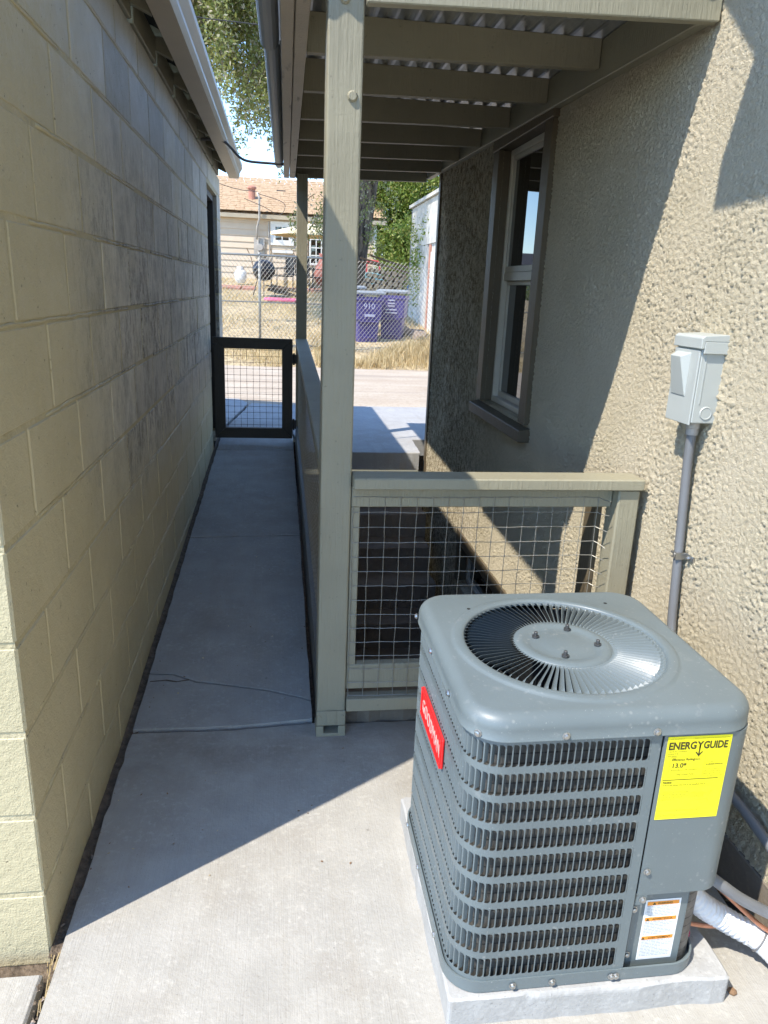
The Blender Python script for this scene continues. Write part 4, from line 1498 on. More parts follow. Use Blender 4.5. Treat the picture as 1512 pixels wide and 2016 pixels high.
# red maker's badge on the left side
xb = UXB - BA - .001
bz0, bz1, by0, by1 = .474, .546, 1.305, 1.527
rb = MB().box(xb - .007, xb, by0, by1, bz0, bz1).build('badge', 'red', ac, bevel=.0025, seg=2)
fr_ = MB()
for (a, b, c_, d_) in ((by0, by1, bz0, bz0 + .009), (by0, by1, bz1 - .009, bz1), (by0, by0 + .009, bz0 + .0092, bz1 - .0092), (by1 - .009, by1, bz0 + .0092, bz1 - .0092)):
    fr_.box(xb - .0095, xb - .0068, a + .0008, b - .0008, c_ + .0008, d_ - .0008)
fr_.build('raised_border', 'red', rb, bevel=.001)
on_left = Matrix(((0, 0, -1, xb - .0074), (-1, 0, 0, by1 - .017), (0, 1, 0, bz0 + .020), (0, 0, 0, 1)))
text_mesh('lettering', 'GOODMAN', .046, 'badge_text', rb, on_left, .0006, 'LEFT', .0, .79)

# ================================================================ ELECTRICS ON THE RIGHT WALL
bx = thing('disconnect_box', 'pale grey electrical disconnect box with sloped pull cover mounted on sunlit stucco wall', 'electrical box', (HX, 1.895, 1.13))
DX = 1.092
m = MB().box(DX + .006, HX + .004, 1.832, 1.958, 1.137, 1.352).build('box_body', 'boxpaint', bx, bevel=.003)
# front cover
m = MB().box(DX, DX + .0055, 1.832, 1.958, 1.132, 1.330).build('front_cover', 'boxpaint', bx, bevel=.0015)
m = MB()
cy0, cy1 = 1.872, 1.945
cz0, cz1 = 1.205, 1.322
m.hexa([(DX - .002, cy0, cz0), (DX - .002, cy1, cz0), (DX - .024, cy1 - .010, cz1 - .012), (DX - .024, cy0 + .012, cz1 - .012),
        (DX + .001, cy0, cz0), (DX + .001, cy1, cz0), (DX + .001, cy1, cz1), (DX + .001, cy0, cz1)])
m.build('pull_cover', 'boxpaint', bx, bevel=.005, seg=2)
cap = MB().prism([(DX - .004, 1.3345), (DX - .004, 1.362), (DX + .004, 1.368), (HX + .002, 1.372), (HX + .002, 1.3535), (DX + .0065, 1.3535), (DX + .0065, 1.3345)], 'y', 1.822, 1.962)
cap.box(DX + .0068, HX + .002, 1.822, 1.8315, 1.322, 1.3533)
cap.build('hood', 'boxpaint', bx, bevel=.0015)
m = MB().lathe([(.0135, -.0016), (.0155, -.0026), (.0165, -.0026), (.0185, 0)], 20, (DX + .045, 1.832, 1.165), 'y').build('knockout', 'boxpaint', bx)
MB().box(DX + .020, DX + .023, 1.8302, 1.832, 1.19, 1.32).build('side_seam', 'boxpaint', bx)
cnd = thing('conduit', 'grey flexible conduit dropping from electrical box down the stucco wall and round to the unit', 'conduit', (HX, 1.87, .5))
cp = [(1.130, 1.872, 1.128), (1.132, 1.872, 1.03), (1.138, 1.868, .90), (1.142, 1.858, .755), (1.140, 1.840, .62), (1.138, 1.82, .52), (1.136, 1.77, .40), (1.136, 1.66, .315), (1.137, 1.50, .265), (1.138, 1.36, .250), (1.138, 1.22, .225), (1.130, 1.11, .190), (1.110, 1.10, .165), (1.075, 1.155, .165), (.995, 1.160, .212), (.93, 1.162, .262), (.885, 1.19, .288)]
cpath = smooth_path(cp, 10)
cdm = MB()
rads_ = []
cdm.tube(cpath, .0128, 12)
o = cdm.build('tube', 'conduit', cnd, smooth=True, fix=False)
MB().lathe([(.0165, 0), (.0165, .018), (.0185, .020), (.0185, .034), (.0160, .036)], 14, (1.130, 1.872, 1.100)).build('fitting', 'meter', cnd)
m = MB()
m.tube([(1.122, 1.856, .747), (1.1255, 1.846, .749), (1.1285, 1.855, .755), (1.1295, 1.874, .755), (1.150, 1.878, .752)], .0035, 6)
m.box(1.124, 1.162, 1.8395, 1.8440, .742, .762)
m.lathe([(.014, -.008), (.0148, 0), (.014, .008)], 14, (1.1415, 1.857, .752))
m.box(1.158, 1.163, 1.806, 1.842, .744, .760)
m.lathe([(.004, .0), (.006, .006), (.004, .010)], 8, (1.148, 1.825, .752), 'x')
m.build('strap', 'steel', cnd)

ho = thing('insulated_line', 'white corrugated insulated pipe with grey zip tie leaving the unit beside the stucco wall', 'pipe', (1.0, 1.2, .05))
hp = smooth_path([(.835, 1.245, .262), (.875, 1.215, .225), (.930, 1.203, .165), (1.005, 1.205, .108), (1.085, 1.170, .068), (1.118, 1.07, .045), (1.125, .90, .035), (1.12, .6, .035)], 26)
hm = MB()
hm.tube(hp, [.0265 + (.0021 * math.sin(i * 1.55) if i < 96 else .0004 * math.sin(i * 2.1)) for i in range(len(hp))], 16)
hm.build('wrap', 'hose', ho, smooth=True, fix=False)
k = 101
zt_ = MB()
d = (hp[k + 1] - hp[k - 1]).normalized()
a = d.cross(Vector((0, 0, 1))).normalized(); b = a.cross(d)
zt_.tube([hp[k] + a * .0285 * math.cos(t_) + b * .0285 * math.sin(t_) for t_ in np.linspace(0, 2 * math.pi, 19)], .0022, 5)
zt_.box(hp[k].x - .035, hp[k].x - .026, hp[k].y - .010, hp[k].y, hp[k].z + .0, hp[k].z + .010)
zt_.build('zip_tie', 'tie', ho, fix=False)
c1 = MB().tube(smooth_path([(.845, 1.18, .150), (.90, 1.186, .128), (.96, 1.195, .105), (1.03, 1.21, .085)], 8), .0052, 8).tube(smooth_path([(.885, 1.25, .27), (.97, 1.215, .20), (1.06, 1.175, .125), (1.14, 1.12, .075), (1.15, .9, .05)], 8), .0055, 8)
c1.tube([(.845, 1.18, .150), (.868, 1.182, .141)], .0085, 10)
tag(c1.build('copper_line', 'copper', smooth=True), 'thin copper refrigerant pipe running beside the white insulated pipe', 'pipe')
m = MB()
for i in range(70):
    x, y = rnd.uniform(1.125, 1.155), rnd.uniform(1.1, 1.9)
    a = rnd.uniform(0, 6.28); L = rnd.uniform(.006, .022)
    z = -.05 + rnd.uniform(.0, .02)
    m.add([(x, y, z), (x + L * math.cos(a), y + L * math.sin(a), z + .004), (x + L * .5 * math.cos(a + .6), y + L * .6 * math.sin(a + .6), z + .009)], [(0, 1, 2)])
stuff(m.build('leaf_litter', 'straw', fix=False))
peb = MB().lathe([(.003, 0), (.0095, .002), (.010, .006), (.005, .011)], 7, (0, 0, 0)).build('pebble', 'log', smooth=False)
peb.location = (.985, 1.115, 0)
tag(peb, 'small dark brown clod lying on the slab by the white pipe', 'clod')

# cable between the two eaves
cb = MB().tube(smooth_path([(-.50, 5.32, 2.325), (-.44, 5.32, 2.328), (-.36, 5.33, 2.326), (-.31, 5.35, 2.29), (-.26, 5.38, 2.245), (-.20, 5.42, 2.228), (-.05, 5.5, 2.235), (.045, 5.56, 2.242)], 8), .0085, 8)
tag(cb.build('overhead_cable', 'cable', smooth=True), 'bent dark cable conduit crossing the gap between garage eave and canopy', 'cable')

# ================================================================ CHAIN LINK FENCE
FY = 13.3
cf = thing('chain_link_fence', 'silver chain link fence with pipe rails along the far side of the alley', 'fence', (0, FY, .3))
m = MB()
def wireline(m, a, b, r):
    a, b = Vector(a), Vector(b)
    d = (b - a).normalized()
    u = d.cross(Vector((0, 1, 0))).normalized() * r
    w = Vector((0, 1, 0)) * r
    v = []
    for p in (a, b):
        v += [p + u, p - u * .5 + w * .87, p - u * .5 - w * .87]
    m.add(v, [(0, 1, 4, 3), (1, 2, 5, 4), (2, 0, 3, 5)])
FX0, FX1, FZ0 = -3.2, 2.85, .36
def ftop(x):
    return 1.905 if x < 1.0 else 1.86
pd = .068
k0 = int((FX0 - 2) / pd)
for k in range(k0, int((FX1 + 2) / pd)):
    for sg in (1, -1):
        xa = k * pd
        # line x = xa + sg * (z - FZ0) * .82
        za, zb = FZ0, ftop(min(max(xa, FX0), FX1))
        x_at = lambda z: xa + sg * (z - FZ0) * .80
        lo, hi = za, zb
        pts = [z for z in (za, zb)]
        if sg > 0:
            lo = max(lo, FZ0 + (FX0 - xa) / .80); hi = min(hi, FZ0 + (FX1 - xa) / .80)
        else:
            lo = max(lo, FZ0 + (xa - FX1) / .80); hi = min(hi, FZ0 + (xa - FX0) / .80)
        if hi - lo > .02:
            wireline(m, (x_at(lo), FY + .004 * sg, lo), (x_at(hi), FY + .004 * sg, hi), .0031)
m.build('chain_mesh', 'wire', cf, fix=False)
for z in (1.915, 1.15, .43):
    MB().tube([(FX0, FY + .03, z), (1.02, FY + .03, z + .005)], .019 if z > 1.5 else .012, 8).build('rail', 'wire', cf, smooth=True)
for x in (-2.9, -.335, 1.03, 2.86):
    MB().tube([(x, FY + .04, .2), (x, FY + .04, 1.93)], .030 if x > 2 else .024, 10).lathe([(.028, 1.93), (.026, 1.95), (.010, 1.965)], 10, (x, FY + .04, 0)).build('post', 'wire', cf, smooth=True)

# ================================================================ DRY GRASS
def grass(name, n, region, hgt, mat, lean=.5, w=.006, seed=1):
    r = np.random.default_rng(seed)
    P = region(r, n)
    k_ = np.sin(P[:, 0] * 2.3 + 1.3 * np.sin(P[:, 1] * 1.1)) + np.sin(P[:, 1] * 1.7 + 2.1 * np.sin(P[:, 0] * 1.9)) + r.normal(0, .5, n)
    P = P[k_ > -.7]
    k_ = k_[k_ > -.7]
    n = len(P)
    h = r.uniform(hgt[0], hgt[1], n) * np.clip(.55 + .35 * k_, .3, 1.35)
    a = r.uniform(0, 2 * np.pi, n)
    ln = r.uniform(.05, lean, n) * h
    b = r.uniform(0, 2 * np.pi, n)
    ww = r.uniform(.6, 1.3, n) * w
    dx, dy_ = np.cos(a) * ww, np.sin(a) * ww
    lx, ly = np.cos(b) * ln, np.sin(b) * ln
    v = np.empty((n, 5, 3))
    v[:, 0] = P + np.stack([-dx, -dy_, 0 * h], -1)
    v[:, 1] = P + np.stack([dx, dy_, 0 * h], -1)
    v[:, 2] = P + np.stack([dx * .7 + lx * .4, dy_ * .7 + ly * .4, h * .6], -1)
    v[:, 3] = P + np.stack([-dx * .7 + lx * .4, -dy_ * .7 + ly * .4, h * .6], -1)
    v[:, 4] = P + np.stack([lx, ly, h], -1)
    base = np.arange(n)[:, None] * 5
    me = bpy.data.meshes.new(name)
    me.vertices.add(n * 5)
    me.vertices.foreach_set('co', v.astype(np.float32).ravel())
    quads = base + np.array([[0, 1, 2, 3]])
    tris = base + np.array([[3, 2, 4]])
    li = np.concatenate([quads, tris], 1).astype(np.int32)
    me.loops.add(li.size)
    me.loops.foreach_set('vertex_index', li.ravel())
    me.polygons.add(2 * n)
    st_ = np.stack([np.arange(n) * 7, np.arange(n) * 7 + 4], -1).ravel().astype(np.int32)
    tt = np.tile([4, 3], n).astype(np.int32)
    me.polygons.foreach_set('loop_start', st_)
    me.polygons.foreach_set('loop_total', tt)
    me.update(calc_edges=True)
    me.materials.append(MAT[mat])
    return stuff(obj(name, me))
yzv = np.vectorize(yard_z)
def reg_front(r, n):
    x = r.uniform(.6, 3.3, n); y = 11.75 + (r.uniform(0, 1, n) ** .8) * 1.75
    return np.stack([x, y, yzv(y) - .01], -1)
def reg_front2(r, n):
    x = r.uniform(-3.4, .9, n); y = 11.75 + r.uniform(0, 1, n) * 1.6
    return np.stack([x, y, yzv(y) - .01], -1)
def reg_yard(r, n):
    x = r.uniform(-3.5, 3.6, n); y = 13.4 + r.uniform(0, 1, n) * 12.5
    return np.stack([x, y, yzv(y) - .01], -1)
grass('tall_dry_grass', 13000, reg_front, (.08, .34), 'straw', .8, .006, 2)
grass('verge_grass', 5000, reg_front2, (.03, .15), 'straw', .9, .006, 3)
grass('yard_grass', 20000, reg_yard, (.04, .16), 'straw', .9, .009, 4)

# ================================================================ PURPLE BINS
def make_bin(label):
    t_ = thing('wheeled_bin', label, 'bin', (0, 0, 0), 'purple wheeled bins behind the fence')
    def ringr(w, d, z, r=.05, oy=0):
        return [(x, y + oy, z) for x, y in rr_path(w / 2, d / 2, r, 3)]
    levels = [(.40, .46, .02), (.44, .52, .52), (.50, .59, .54), (.53, .62, .86), (.57, .66, .90), (.57, .66, .96)]
    m = MB()
    for (w, d, z) in levels:
        m.v += ringr(w, d, z)
    n = 16
    for i in range(len(levels) - 1):
        for k in range(n):
            m.f.append((i * n + k, i * n + (k + 1) % n, (i + 1) * n + (k + 1) % n, (i + 1) * n + k)); m.mi.append(0)
    m.f.append(tuple(range(n - 1, -1, -1))); m.mi.append(0)
    m.box(-.18, .18, -.345, -.29, .50, .53)
    m.box(-.10, .10, -.30, -.262, .20, .225)
    b_ = m.build('bin_body', 'purple', t_)
    m = MB()
    for (w, d, z) in ((.62, .70, 1.002), (.63, .72, 1.035), (.56, .62, 1.075)):
        m.v += ringr(w, d, z)
    for i in range(2):
        for k in range(n):
            m.f.append((i * n + k, i * n + (k + 1) % n, (i + 1) * n + (k + 1) % n, (i + 1) * n + k)); m.mi.append(0)
    m.f.append(tuple(range(2 * n, 3 * n))); m.mi.append(0)
    m.f.append(tuple(range(n - 1, -1, -1))); m.mi.append(0)
    m.build('bin_lid', 'lid', t_, bevel=.004)
    for x in (-.235, .235):
        MB().lathe([(.11, -.025), (.12, -.02), (.12, .02), (.11, .025)], 14, (x, .27, .12), 'x').build('wheel', 'black_hw', t_)
    MB().tube([(-.2, .36, .95), (.2, .36, .95)], .016, 8).build('handle', 'lid', t_)
    return t_
def copy_tree(o, label=None):
    c = o.copy(); COL.objects.link(c)
    if label:
        c['label'] = label
    for ch in list(o.children):
        k = ch.copy(); COL.objects.link(k); k.parent = c
        for g_ in list(ch.children):
            q = g_.copy(); COL.objects.link(q); q.parent = k
    return c
b1 = make_bin('purple wheeled bin chalked with a number, standing nearest the fence by the post')
b2 = copy_tree(b1, 'purple wheeled bin with pale stencil lines, standing beside the white garage')
b3 = copy_tree(b1, 'purple wheeled bin at the back of the three, mostly hidden behind the numbered one')
for b_, x, y, rz in ((b1, 1.66, 14.7, 8), (b2, 2.27, 15.15, -16), (b3, 1.42, 15.65, 3)):
    b_.location = (x, y, yard_z(y) - .14)
    b_.rotation_euler = (0, 0, R_(rz))
tm = text_mesh('lettering', '910', .15, 'chalk', None, Matrix(((1, 0, 0, -.13), (0, 0, -1, -.345), (0, 1, 0, .74), (0, 0, 0, 1))), .001, 'LEFT', 0.)
tm.parent = b1
m = MB().box(-.10, .10, -.336, -.320, .60, .645)
o = m.build('sticker', 'chalk'); o.parent = b1
m = MB()
for i, (z, w) in enumerate(((.86, .12), (.80, .14), (.75, .13), (.68, .22), (.62, .24))):
    m.box(-w / 2, w / 2, -.338 + (0 if z > .78 else .012), -.30, z, z + .022)
o = m.build('stencil', 'chalk'); o.parent = b2

# ================================================================ TAN HOUSE IN THE FAR YARD
th = thing('tan_house', 'pale tan sided house with brown shingle roof across the yard', 'house', (0, 27, 1.62))
TX0, TX1, TY, TZ0, TZ1 = -2.5, 3.30, 27.0, 1.55, 3.62
MB().box(TX0, TX1 - .02, TY + .03, 33, TZ0 - .3, TZ1).build('wall', 'siding', th)
nb = 10
for k in range(nb):
    z = TZ0 + .06 + k * (TZ1 - TZ0 - .06) / nb
    hh = (TZ1 - TZ0 - .06) / nb
    MB().hexa([(TX0, TY - .012, z), (TX1, TY - .012, z), (TX1, TY + .035, z), (TX0, TY + .035, z), (TX0, TY + .012, z + hh), (TX1, TY + .012, z + hh), (TX1, TY + .035, z + hh), (TX0, TY + .035, z + hh)]).build('siding_board', 'siding', th)
MB().box(TX1 - .05, TX1 + .05, TY - .03, TY + .06, TZ0, TZ1).build('corner_trim', 'vinyl', th)
rz0, rz1, ry1 = 3.63, 5.05, 30.6
sl_ = (rz1 - rz0) / (ry1 - (TY - .17))
roof_ = MB().hexa([(TX0, TY - .17, rz0), (TX1 + .35, TY - .17, rz0), (TX1 + .35, ry1, rz1), (TX0, ry1, rz1), (TX0, TY - .17, rz0 + .05), (TX1 + .35, TY - .17, rz0 + .05), (TX1 + .35, ry1, rz1 + .05), (TX0, ry1, rz1 + .05)])
roof_.hexa([(TX0, ry1, rz1), (TX1 + .35, ry1, rz1), (TX1 + .35, 34.5, rz0), (TX0, 34.5, rz0), (TX0, ry1, rz1 + .05), (TX1 + .35, ry1, rz1 + .05), (TX1 + .35, 34.5, rz0 + .05), (TX0, 34.5, rz0 + .05)])
roof_.prism([(TY, TZ1), (33, TZ1), (ry1, rz1 - .02)], 'x', TX1 - .1, TX1)
rf = roof_.build('roof', 'shingle', th)
# shingle courses, each a thin lapped strip
for k in range(18):
    ya = TY - .18 + k * .228
    za = rz0 + .052 + sl_ * (ya - TY + .45)
    yb_ = ya + .24
    zb_ = rz0 + .052 + sl_ * (yb_ - TY + .45)
    mm = MB()
    x = -3.4
    while x < 3.64:
        L = rnd.uniform(.22, .34)
        x2 = min(x + L, 3.65)
        l = rnd.choice((.006, .013, .020))
        mm.hexa([(x, ya, za), (x2 - .008, ya, za), (x2 - .008, yb_, zb_), (x, yb_, zb_), (x, ya, za + l), (x2 - .008, ya, za + l), (x2 - .008, yb_, zb_ + .004), (x, yb_, zb_ + .004)])
        x = x2
    mm.build('shingle_course', 'shingle', rf)
MB().box(TX0, TX1 + .36, TY - .22, TY - .175, 3.56, 3.69).build('fascia', 'gutter', th)
MB().box(TX0, TX1 + .30, TY - .175, TY + .02, 3.585, 3.61).build('soffit', 'siding', th)
pv = MB().lathe([(.12, 4.10), (.12, 4.62), (.16, 4.62), (.16, 4.68), (.10, 4.72)], 12, (-.95, 28.2, 0)).lathe([(.24, 4.08), (.16, 4.2)], 12, (-.95, 28.2, .03)).build('vent_pipe', 'paver', rf)
MB().box(-.10, .22, 29.3, 29.7, 4.60, 4.76).build('roof_vent', 'roofdark', rf)
def far_window(x0, x1, z0, z1, nx, nz, tr):
    w = MB().box(x0 - tr, x0, TY - .05, TY + .02, z0 - tr, z1 + tr).box(x1, x1 + tr, TY - .05, TY + .02, z0 - tr, z1 + tr).box(x0, x1, TY - .05, TY + .02, z1, z1 + tr).box(x0, x1, TY - .05, TY + .02, z0 - tr, z0).build('window', 'vinyl', th)
    mm = MB()
    for i in range(1, nx):
        xx = x0 + (x1 - x0) * i / nx
        mm.box(xx - .018, xx + .018, TY - .042, TY - .012, z0, z1)
    for i in range(1, nz):
        z_ = z0 + (z1 - z0) * i / nz
        mm.box(x0, x1, TY - .040, TY - .014, z_ - .018, z_ + .018)
    mm.build('muntin', 'vinyl', w)
    MB().box(x0, x1, TY - .02, TY - .014, z0, z1).build('pane', 'glass', w)
    return w
w = far_window(-.13, .32, 2.92, 3.34, 2, 1, .17)
MB().box(-.24, .46, TY - .08, TY - .02, 2.50, 2.60).build('sill', 'vinyl', w)
far_window(1.08, 1.62, 2.22, 2.98, 3, 3, .09)
mast = MB().tube([(-.76, TY - .16, 2.9), (-.74, TY - .16, 3.3), (-.66, TY - .30, 3.55), (-.66, TY - .35, 4.2), (-.72, TY - .35, 4.35)], .035, 8).build('service_mast', 'meter', th, smooth=True)
MB().tube([(-.70, TY - .06, 2.1), (-.70, TY - .06, 2.95)], .03, 8).lathe([(.11, -.16), (.11, -.05), (.12, -.04)], 14, (-.66, TY, 2.66), 'y').box(-.86, -.50, TY - .06, TY - .02, 2.42, 2.95).build('electric_meter', 'meter', th)
MB().tube([(-.36, TY - .05, 3.5), (-.32, TY - .05, 2.0)], .022, 6).build('downspout', 'meter', th)
# service wires from the mast
m = MB().tube(smooth_path([(-.72, 26.5, 4.36), (-1.6, 24.5, 4.25), (-3.5, 20, 4.5), (-7.5, 12, 5.6)], 6), .010, 5, False)
m.tube(smooth_path([(-.70, 26.5, 4.3), (.15, 26.45, 4.05), (.02, 26.45, 3.68), (-.5, 26.5, 3.9), (-1.15, 26.7, 4.15)], 4), .010, 5, False)
m.tube(smooth_path([(-6, 13.5, 6.0), (0, 13.8, 5.45), (8, 14.2, 6.4)], 6), .010, 5, False)
tag(m.build('service_wire', 'black_hw'), 'thin black service wires sagging to the mast on the tan house', 'wire')

# teal house across the way to the left (seen in the window's reflection)
tl = thing('teal_house', 'teal sided house with dark roof beyond the garage, reflected in the upper window pane', 'house', (-10, 30, 1.5))
MB().box(-22, -6.5, 45, 54, .2, 2.35).build('wall', 'teal', tl)
for k in range(10):
    z = .35 + k * .2
    MB().hexa([(-22, 44.95, z), (-6.48, 44.95, z), (-6.48, 45, z), (-22, 45, z), (-22, 44.99, z + .195), (-6.48, 44.99, z + .195), (-6.48, 45, z + .195), (-22, 45, z + .195)]).build('siding_board', 'teal', tl)
MB().prism([(44.4, 2.3), (54.6, 2.3), (49.5, 4.1)], 'x', -22.4, -6.1).build('roof', 'roofdark', tl)

# ================================================================ WHITE GARAGE ON THE RIGHT
wg = thing('white_garage', 'white weathered flat roofed garage beside the purple bins', 'garage', (3.2, 17, .5))
m = MB().box(3.20, 7.5, 14.2, 18.65, .2, 3.28)
m.build('wall', 'siding_white', wg)
m = MB()
y = 14.2
while y < 18.65:
    m.box(3.165, 3.199, y, min(y + .115, 18.65), 2.42, 3.32)
    y += .12
m.build('fascia_cladding', 'siding_white', wg)
for i in range(15):
    y = 16.55 + .145 * i
    MB().box(3.175, 3.199, y, min(y + .138, 18.68), .35, 2.415).build('siding_board', 'siding_white', wg)
dr = MB().box(3.180, 3.199, 14.4, 16.20, .35, 2.25).build('door', 'vinyl', wg)
mm = MB()
for i in range(4):
    mm.box(3.172, 3.1798, 14.45 + .44 * i, 14.83 + .44 * i, .5, 2.1)
mm.build('door_panel', 'vinyl', dr)
MB().box(3.168, 3.199, 16.21, 16.36, .35, 2.40).build('door_jamb', 'paver', wg)
MB().box(3.17, 3.199, 18.655, 18.80, .35, 3.3).build('corner_trim', 'conduit', wg)
MB().box(3.10, 7.6, 14.1, 18.8, 3.33, 3.40).build('roof', 'siding_white', wg)
MB().tube([(3.3, 15.3, 3.4), (3.3, 15.3, 3.62), (3.1, 15.3, 3.72), (3.8, 15.3, 3.72)], .03, 6).build('roof_bracket', 'black_hw', wg)

# ================================================================ YARD OBJECTS
def zY(y):
    return yard_z(y)
# propane tank
tk = thing('propane_tank', 'white propane tank standing on red pavers by the tan house', 'gas tank', (-1.21, 24.7, zY(24.7)))
x, y, z = -1.21, 24.7, zY(24.7) + .05
MB().lathe([(.12, .0), (.12, .03), (.16, .06), (.185, .12), (.185, .30), (.15, .38), (.06, .41)], 18, (x, y, z)).build('cylinder', 'tank', tk, smooth=True)
MB().lathe([(.11, .39), (.115, .50), (.105, .50), (.10, .39)], 14, (x, y, z)).lathe([(.03, .40), (.03, .46)], 8, (x, y, z)).build('collar', 'tank', tk)
# kettle grill
gr = thing('kettle_grill', 'black kettle charcoal grill on thin legs in the dry grass', 'grill', (-.48, 21.6, zY(21.6)))
x, y, z = -.42, 21.6, zY(21.6)
MB().lathe([(.05, .42), (.20, .46), (.29, .58), (.31, .68), (.31, .70)], 18, (x, y, z)).build('bowl', 'black_enamel', gr, smooth=True)
MB().lathe([(.315, .70), (.31, .76), (.24, .90), (.10, .97), (.02, .98)], 18, (x, y, z)).tube([(x - .06, y, z + .97), (x - .05, y, z + 1.04), (x + .05, y, z + 1.04), (x + .06, y, z + .97)], .012, 6).build('lid', 'black_enamel', gr, smooth=True)
for a in (30, 150, 270):
    MB().tube([(x + .2 * math.cos(R_(a)), y + .2 * math.sin(R_(a)), z + .5), (x + .36 * math.cos(R_(a)), y + .36 * math.sin(R_(a)), z)], .013, 6).build('leg', 'black_enamel', gr)
MB().tube([(x - .28, y, z + .72), (x - .36, y, z + 1.05), (x - .46, y, z + 1.25)], .014, 6).build('handle', 'log', gr)
# patio chairs
def patio_chair(label):
    t_ = thing('patio_chair', label, 'chair', (0, 0, 0), 'black metal patio chairs by the tan house')
    MB().box(-.25, .25, -.25, .25, .42, .45).build('seat', 'black_enamel', t_)
    mm = MB()
    for i in range(6):
        xx = -.22 + i * .088
        mm.box(xx - .016, xx + .016, .25, .27, .47, .95)
    mm.build('back_slat', 'black_enamel', t_)
    MB().tube([(-.25, .26, .42), (-.25, .30, .98), (.25, .30, .98), (.25, .26, .42)], .018, 6).build('back_frame', 'black_enamel', t_)
    for xx in (-.25, .25):
        MB().tube([(xx, -.25, 0), (xx, -.25, .66), (xx, .26, .68)], .016, 6).build('front_leg', 'black_enamel', t_)
        MB().tube([(xx, .25, 0), (xx, .25, .45)], .016, 6).build('rear_leg', 'black_enamel', t_)
    return t_
p1 = patio_chair('black metal patio chair with slatted back just right of the kettle grill')
p2 = copy_tree(p1, 'black metal patio chair facing away, beside the timber post')
p3 = copy_tree(p1, 'black metal patio chair beside the red clay fireplace under the parasol')
for c_, x, y, rz in ((p1, .08, 23.2, -70), (p2, .42, 23.9, 185), (p3, .98, 23.2, 120)):
    c_.location = (x, y, zY(y))
    c_.rotation_euler = (0, 0, R_(rz))
tb = thing('patio_table', 'small white round table under the cream parasol', 'table', (1.05, 24.4, zY(24.4)))
MB().lathe([(.40, .68), (.42, .70), (.42, .72), (.02, .72)], 18, (1.05, 24.4, zY(24.4))).build('table_top', 'tank', tb)
MB().lathe([(.20, .0), (.03, .06), (.03, .68)], 12, (1.05, 24.4, zY(24.4))).build('pedestal', 'black_enamel', tb)
# chiminea
ch = thing('clay_fireplace', 'reddish terracotta garden fireplace with tall neck near the timber post', 'fireplace', (1.30, 23.6, zY(23.6)))
x, y, z = 1.33, 23.6, zY(23.6)
MB().lathe([(.17, .18), (.27, .34), (.29, .52), (.23, .72), (.14, .88), (.12, 1.04), (.15, 1.10), (.11, 1.10)], 16, (x, y, z)).build('body', 'terracotta', ch, smooth=True)
for a in (20, 140, 260):
    MB().tube([(x + .18 * math.cos(R_(a)), y + .18 * math.sin(R_(a)), z + .24), (x + .24 * math.cos(R_(a)), y + .24 * math.sin(R_(a)), z)], .016, 6).build('leg', 'black_enamel', ch)
# parasol
um = thing('parasol', 'cream canvas parasol open over the patio table', 'parasol', (1.0, 25.0, zY(25)))
x, y, z = .92, 25.0, zY(25)
m = MB()
top = (x, y, 3.36)
R0 = 1.22
rim = [(x + R0 * math.cos(2 * math.pi * k / 8 + .2), y + R0 * math.sin(2 * math.pi * k / 8 + .2), 3.04 + .02 * (k % 2)) for k in range(8)]
rim2 = [(p[0], p[1], p[2] - .09) for p in rim]
m.v = [top] + rim + rim2
m.f = [(0, 1 + k, 1 + (k + 1) % 8) for k in range(8)] + [(1 + k, 9 + k, 9 + (k + 1) % 8, 1 + (k + 1) % 8) for k in range(8)]
m.mi = [0] * 16
m.build('canopy', 'umbrella', um, fix=False)
mm = MB()
for p in rim:
    mm.tube([(x, y, 3.33), (p[0], p[1], p[2] - .02)], .010, 4)
mm.build('rib', 'log', um)
MB().tube([(x, y, z), (x, y, 3.42)], .022, 8).build('pole', 'log', um)
# pavers, pink sled, sticks
pv = thing('paver_path', 'row of red pavers laid in the dry grass before the tan house', 'pavers', (-.4, 23.5, zY(23.5)))
i = 0
for (xa, xb) in ((-1.75, -.80), (-.10, 1.75)):
    xx = xa
    while xx < xb:
        for q in range(2):
            yy_ = 23.35 + q * .42
            b_ = MB().box(-.19, .19, -.19, .19, -.03, .055).build('paver', 'paver', pv)
            b_.matrix_parent_inverse = Matrix.Translation(pv.location).inverted()
            b_.location = (xx + rnd.uniform(-.02, .02), yy_, zY(yy_))
            b_.rotation_euler = (R_(4), rnd.uniform(-.02, .02), rnd.uniform(-.05, .05))
        xx += .42
sd = MB().prism([(-.42, -.12), (-.30, -.2), (.35, -.2), (.46, -.05), (.40, .16), (-.3, .2), (-.44, .1)], 'z', 0, .06).build('plastic_sled', 'pink', bevel=.015)
sd.location = (.03, 20.5, zY(20.5) + .03)
sd.rotation_euler = (R_(6), 0, .1)
tag(sd, 'flat bright pink plastic sled lying on the dry grass', 'sled')
bp = thing('branch_pile', 'heap of dark cut branches on the grass right of the grill', 'branches', (.0, 21.6, zY(21.6)))
for k in range(16):
    a = rnd.uniform(-.5, .5)
    L = rnd.uniform(.3, .7)
    cx, cy = rnd.uniform(-.15, .25), 21.6 + rnd.uniform(-.3, .3)
    zz_ = zY(cy) + .04 + rnd.uniform(0, .28) * max(0, 1 - abs(cx) * 2)
    MB().tube([(cx - L / 2 * math.cos(a), cy, zz_ + .07), (cx + L / 2 * math.cos(a), cy + .1, zz_ - .02)], rnd.uniform(.015, .035), 6).build('branch', 'bark', bp)
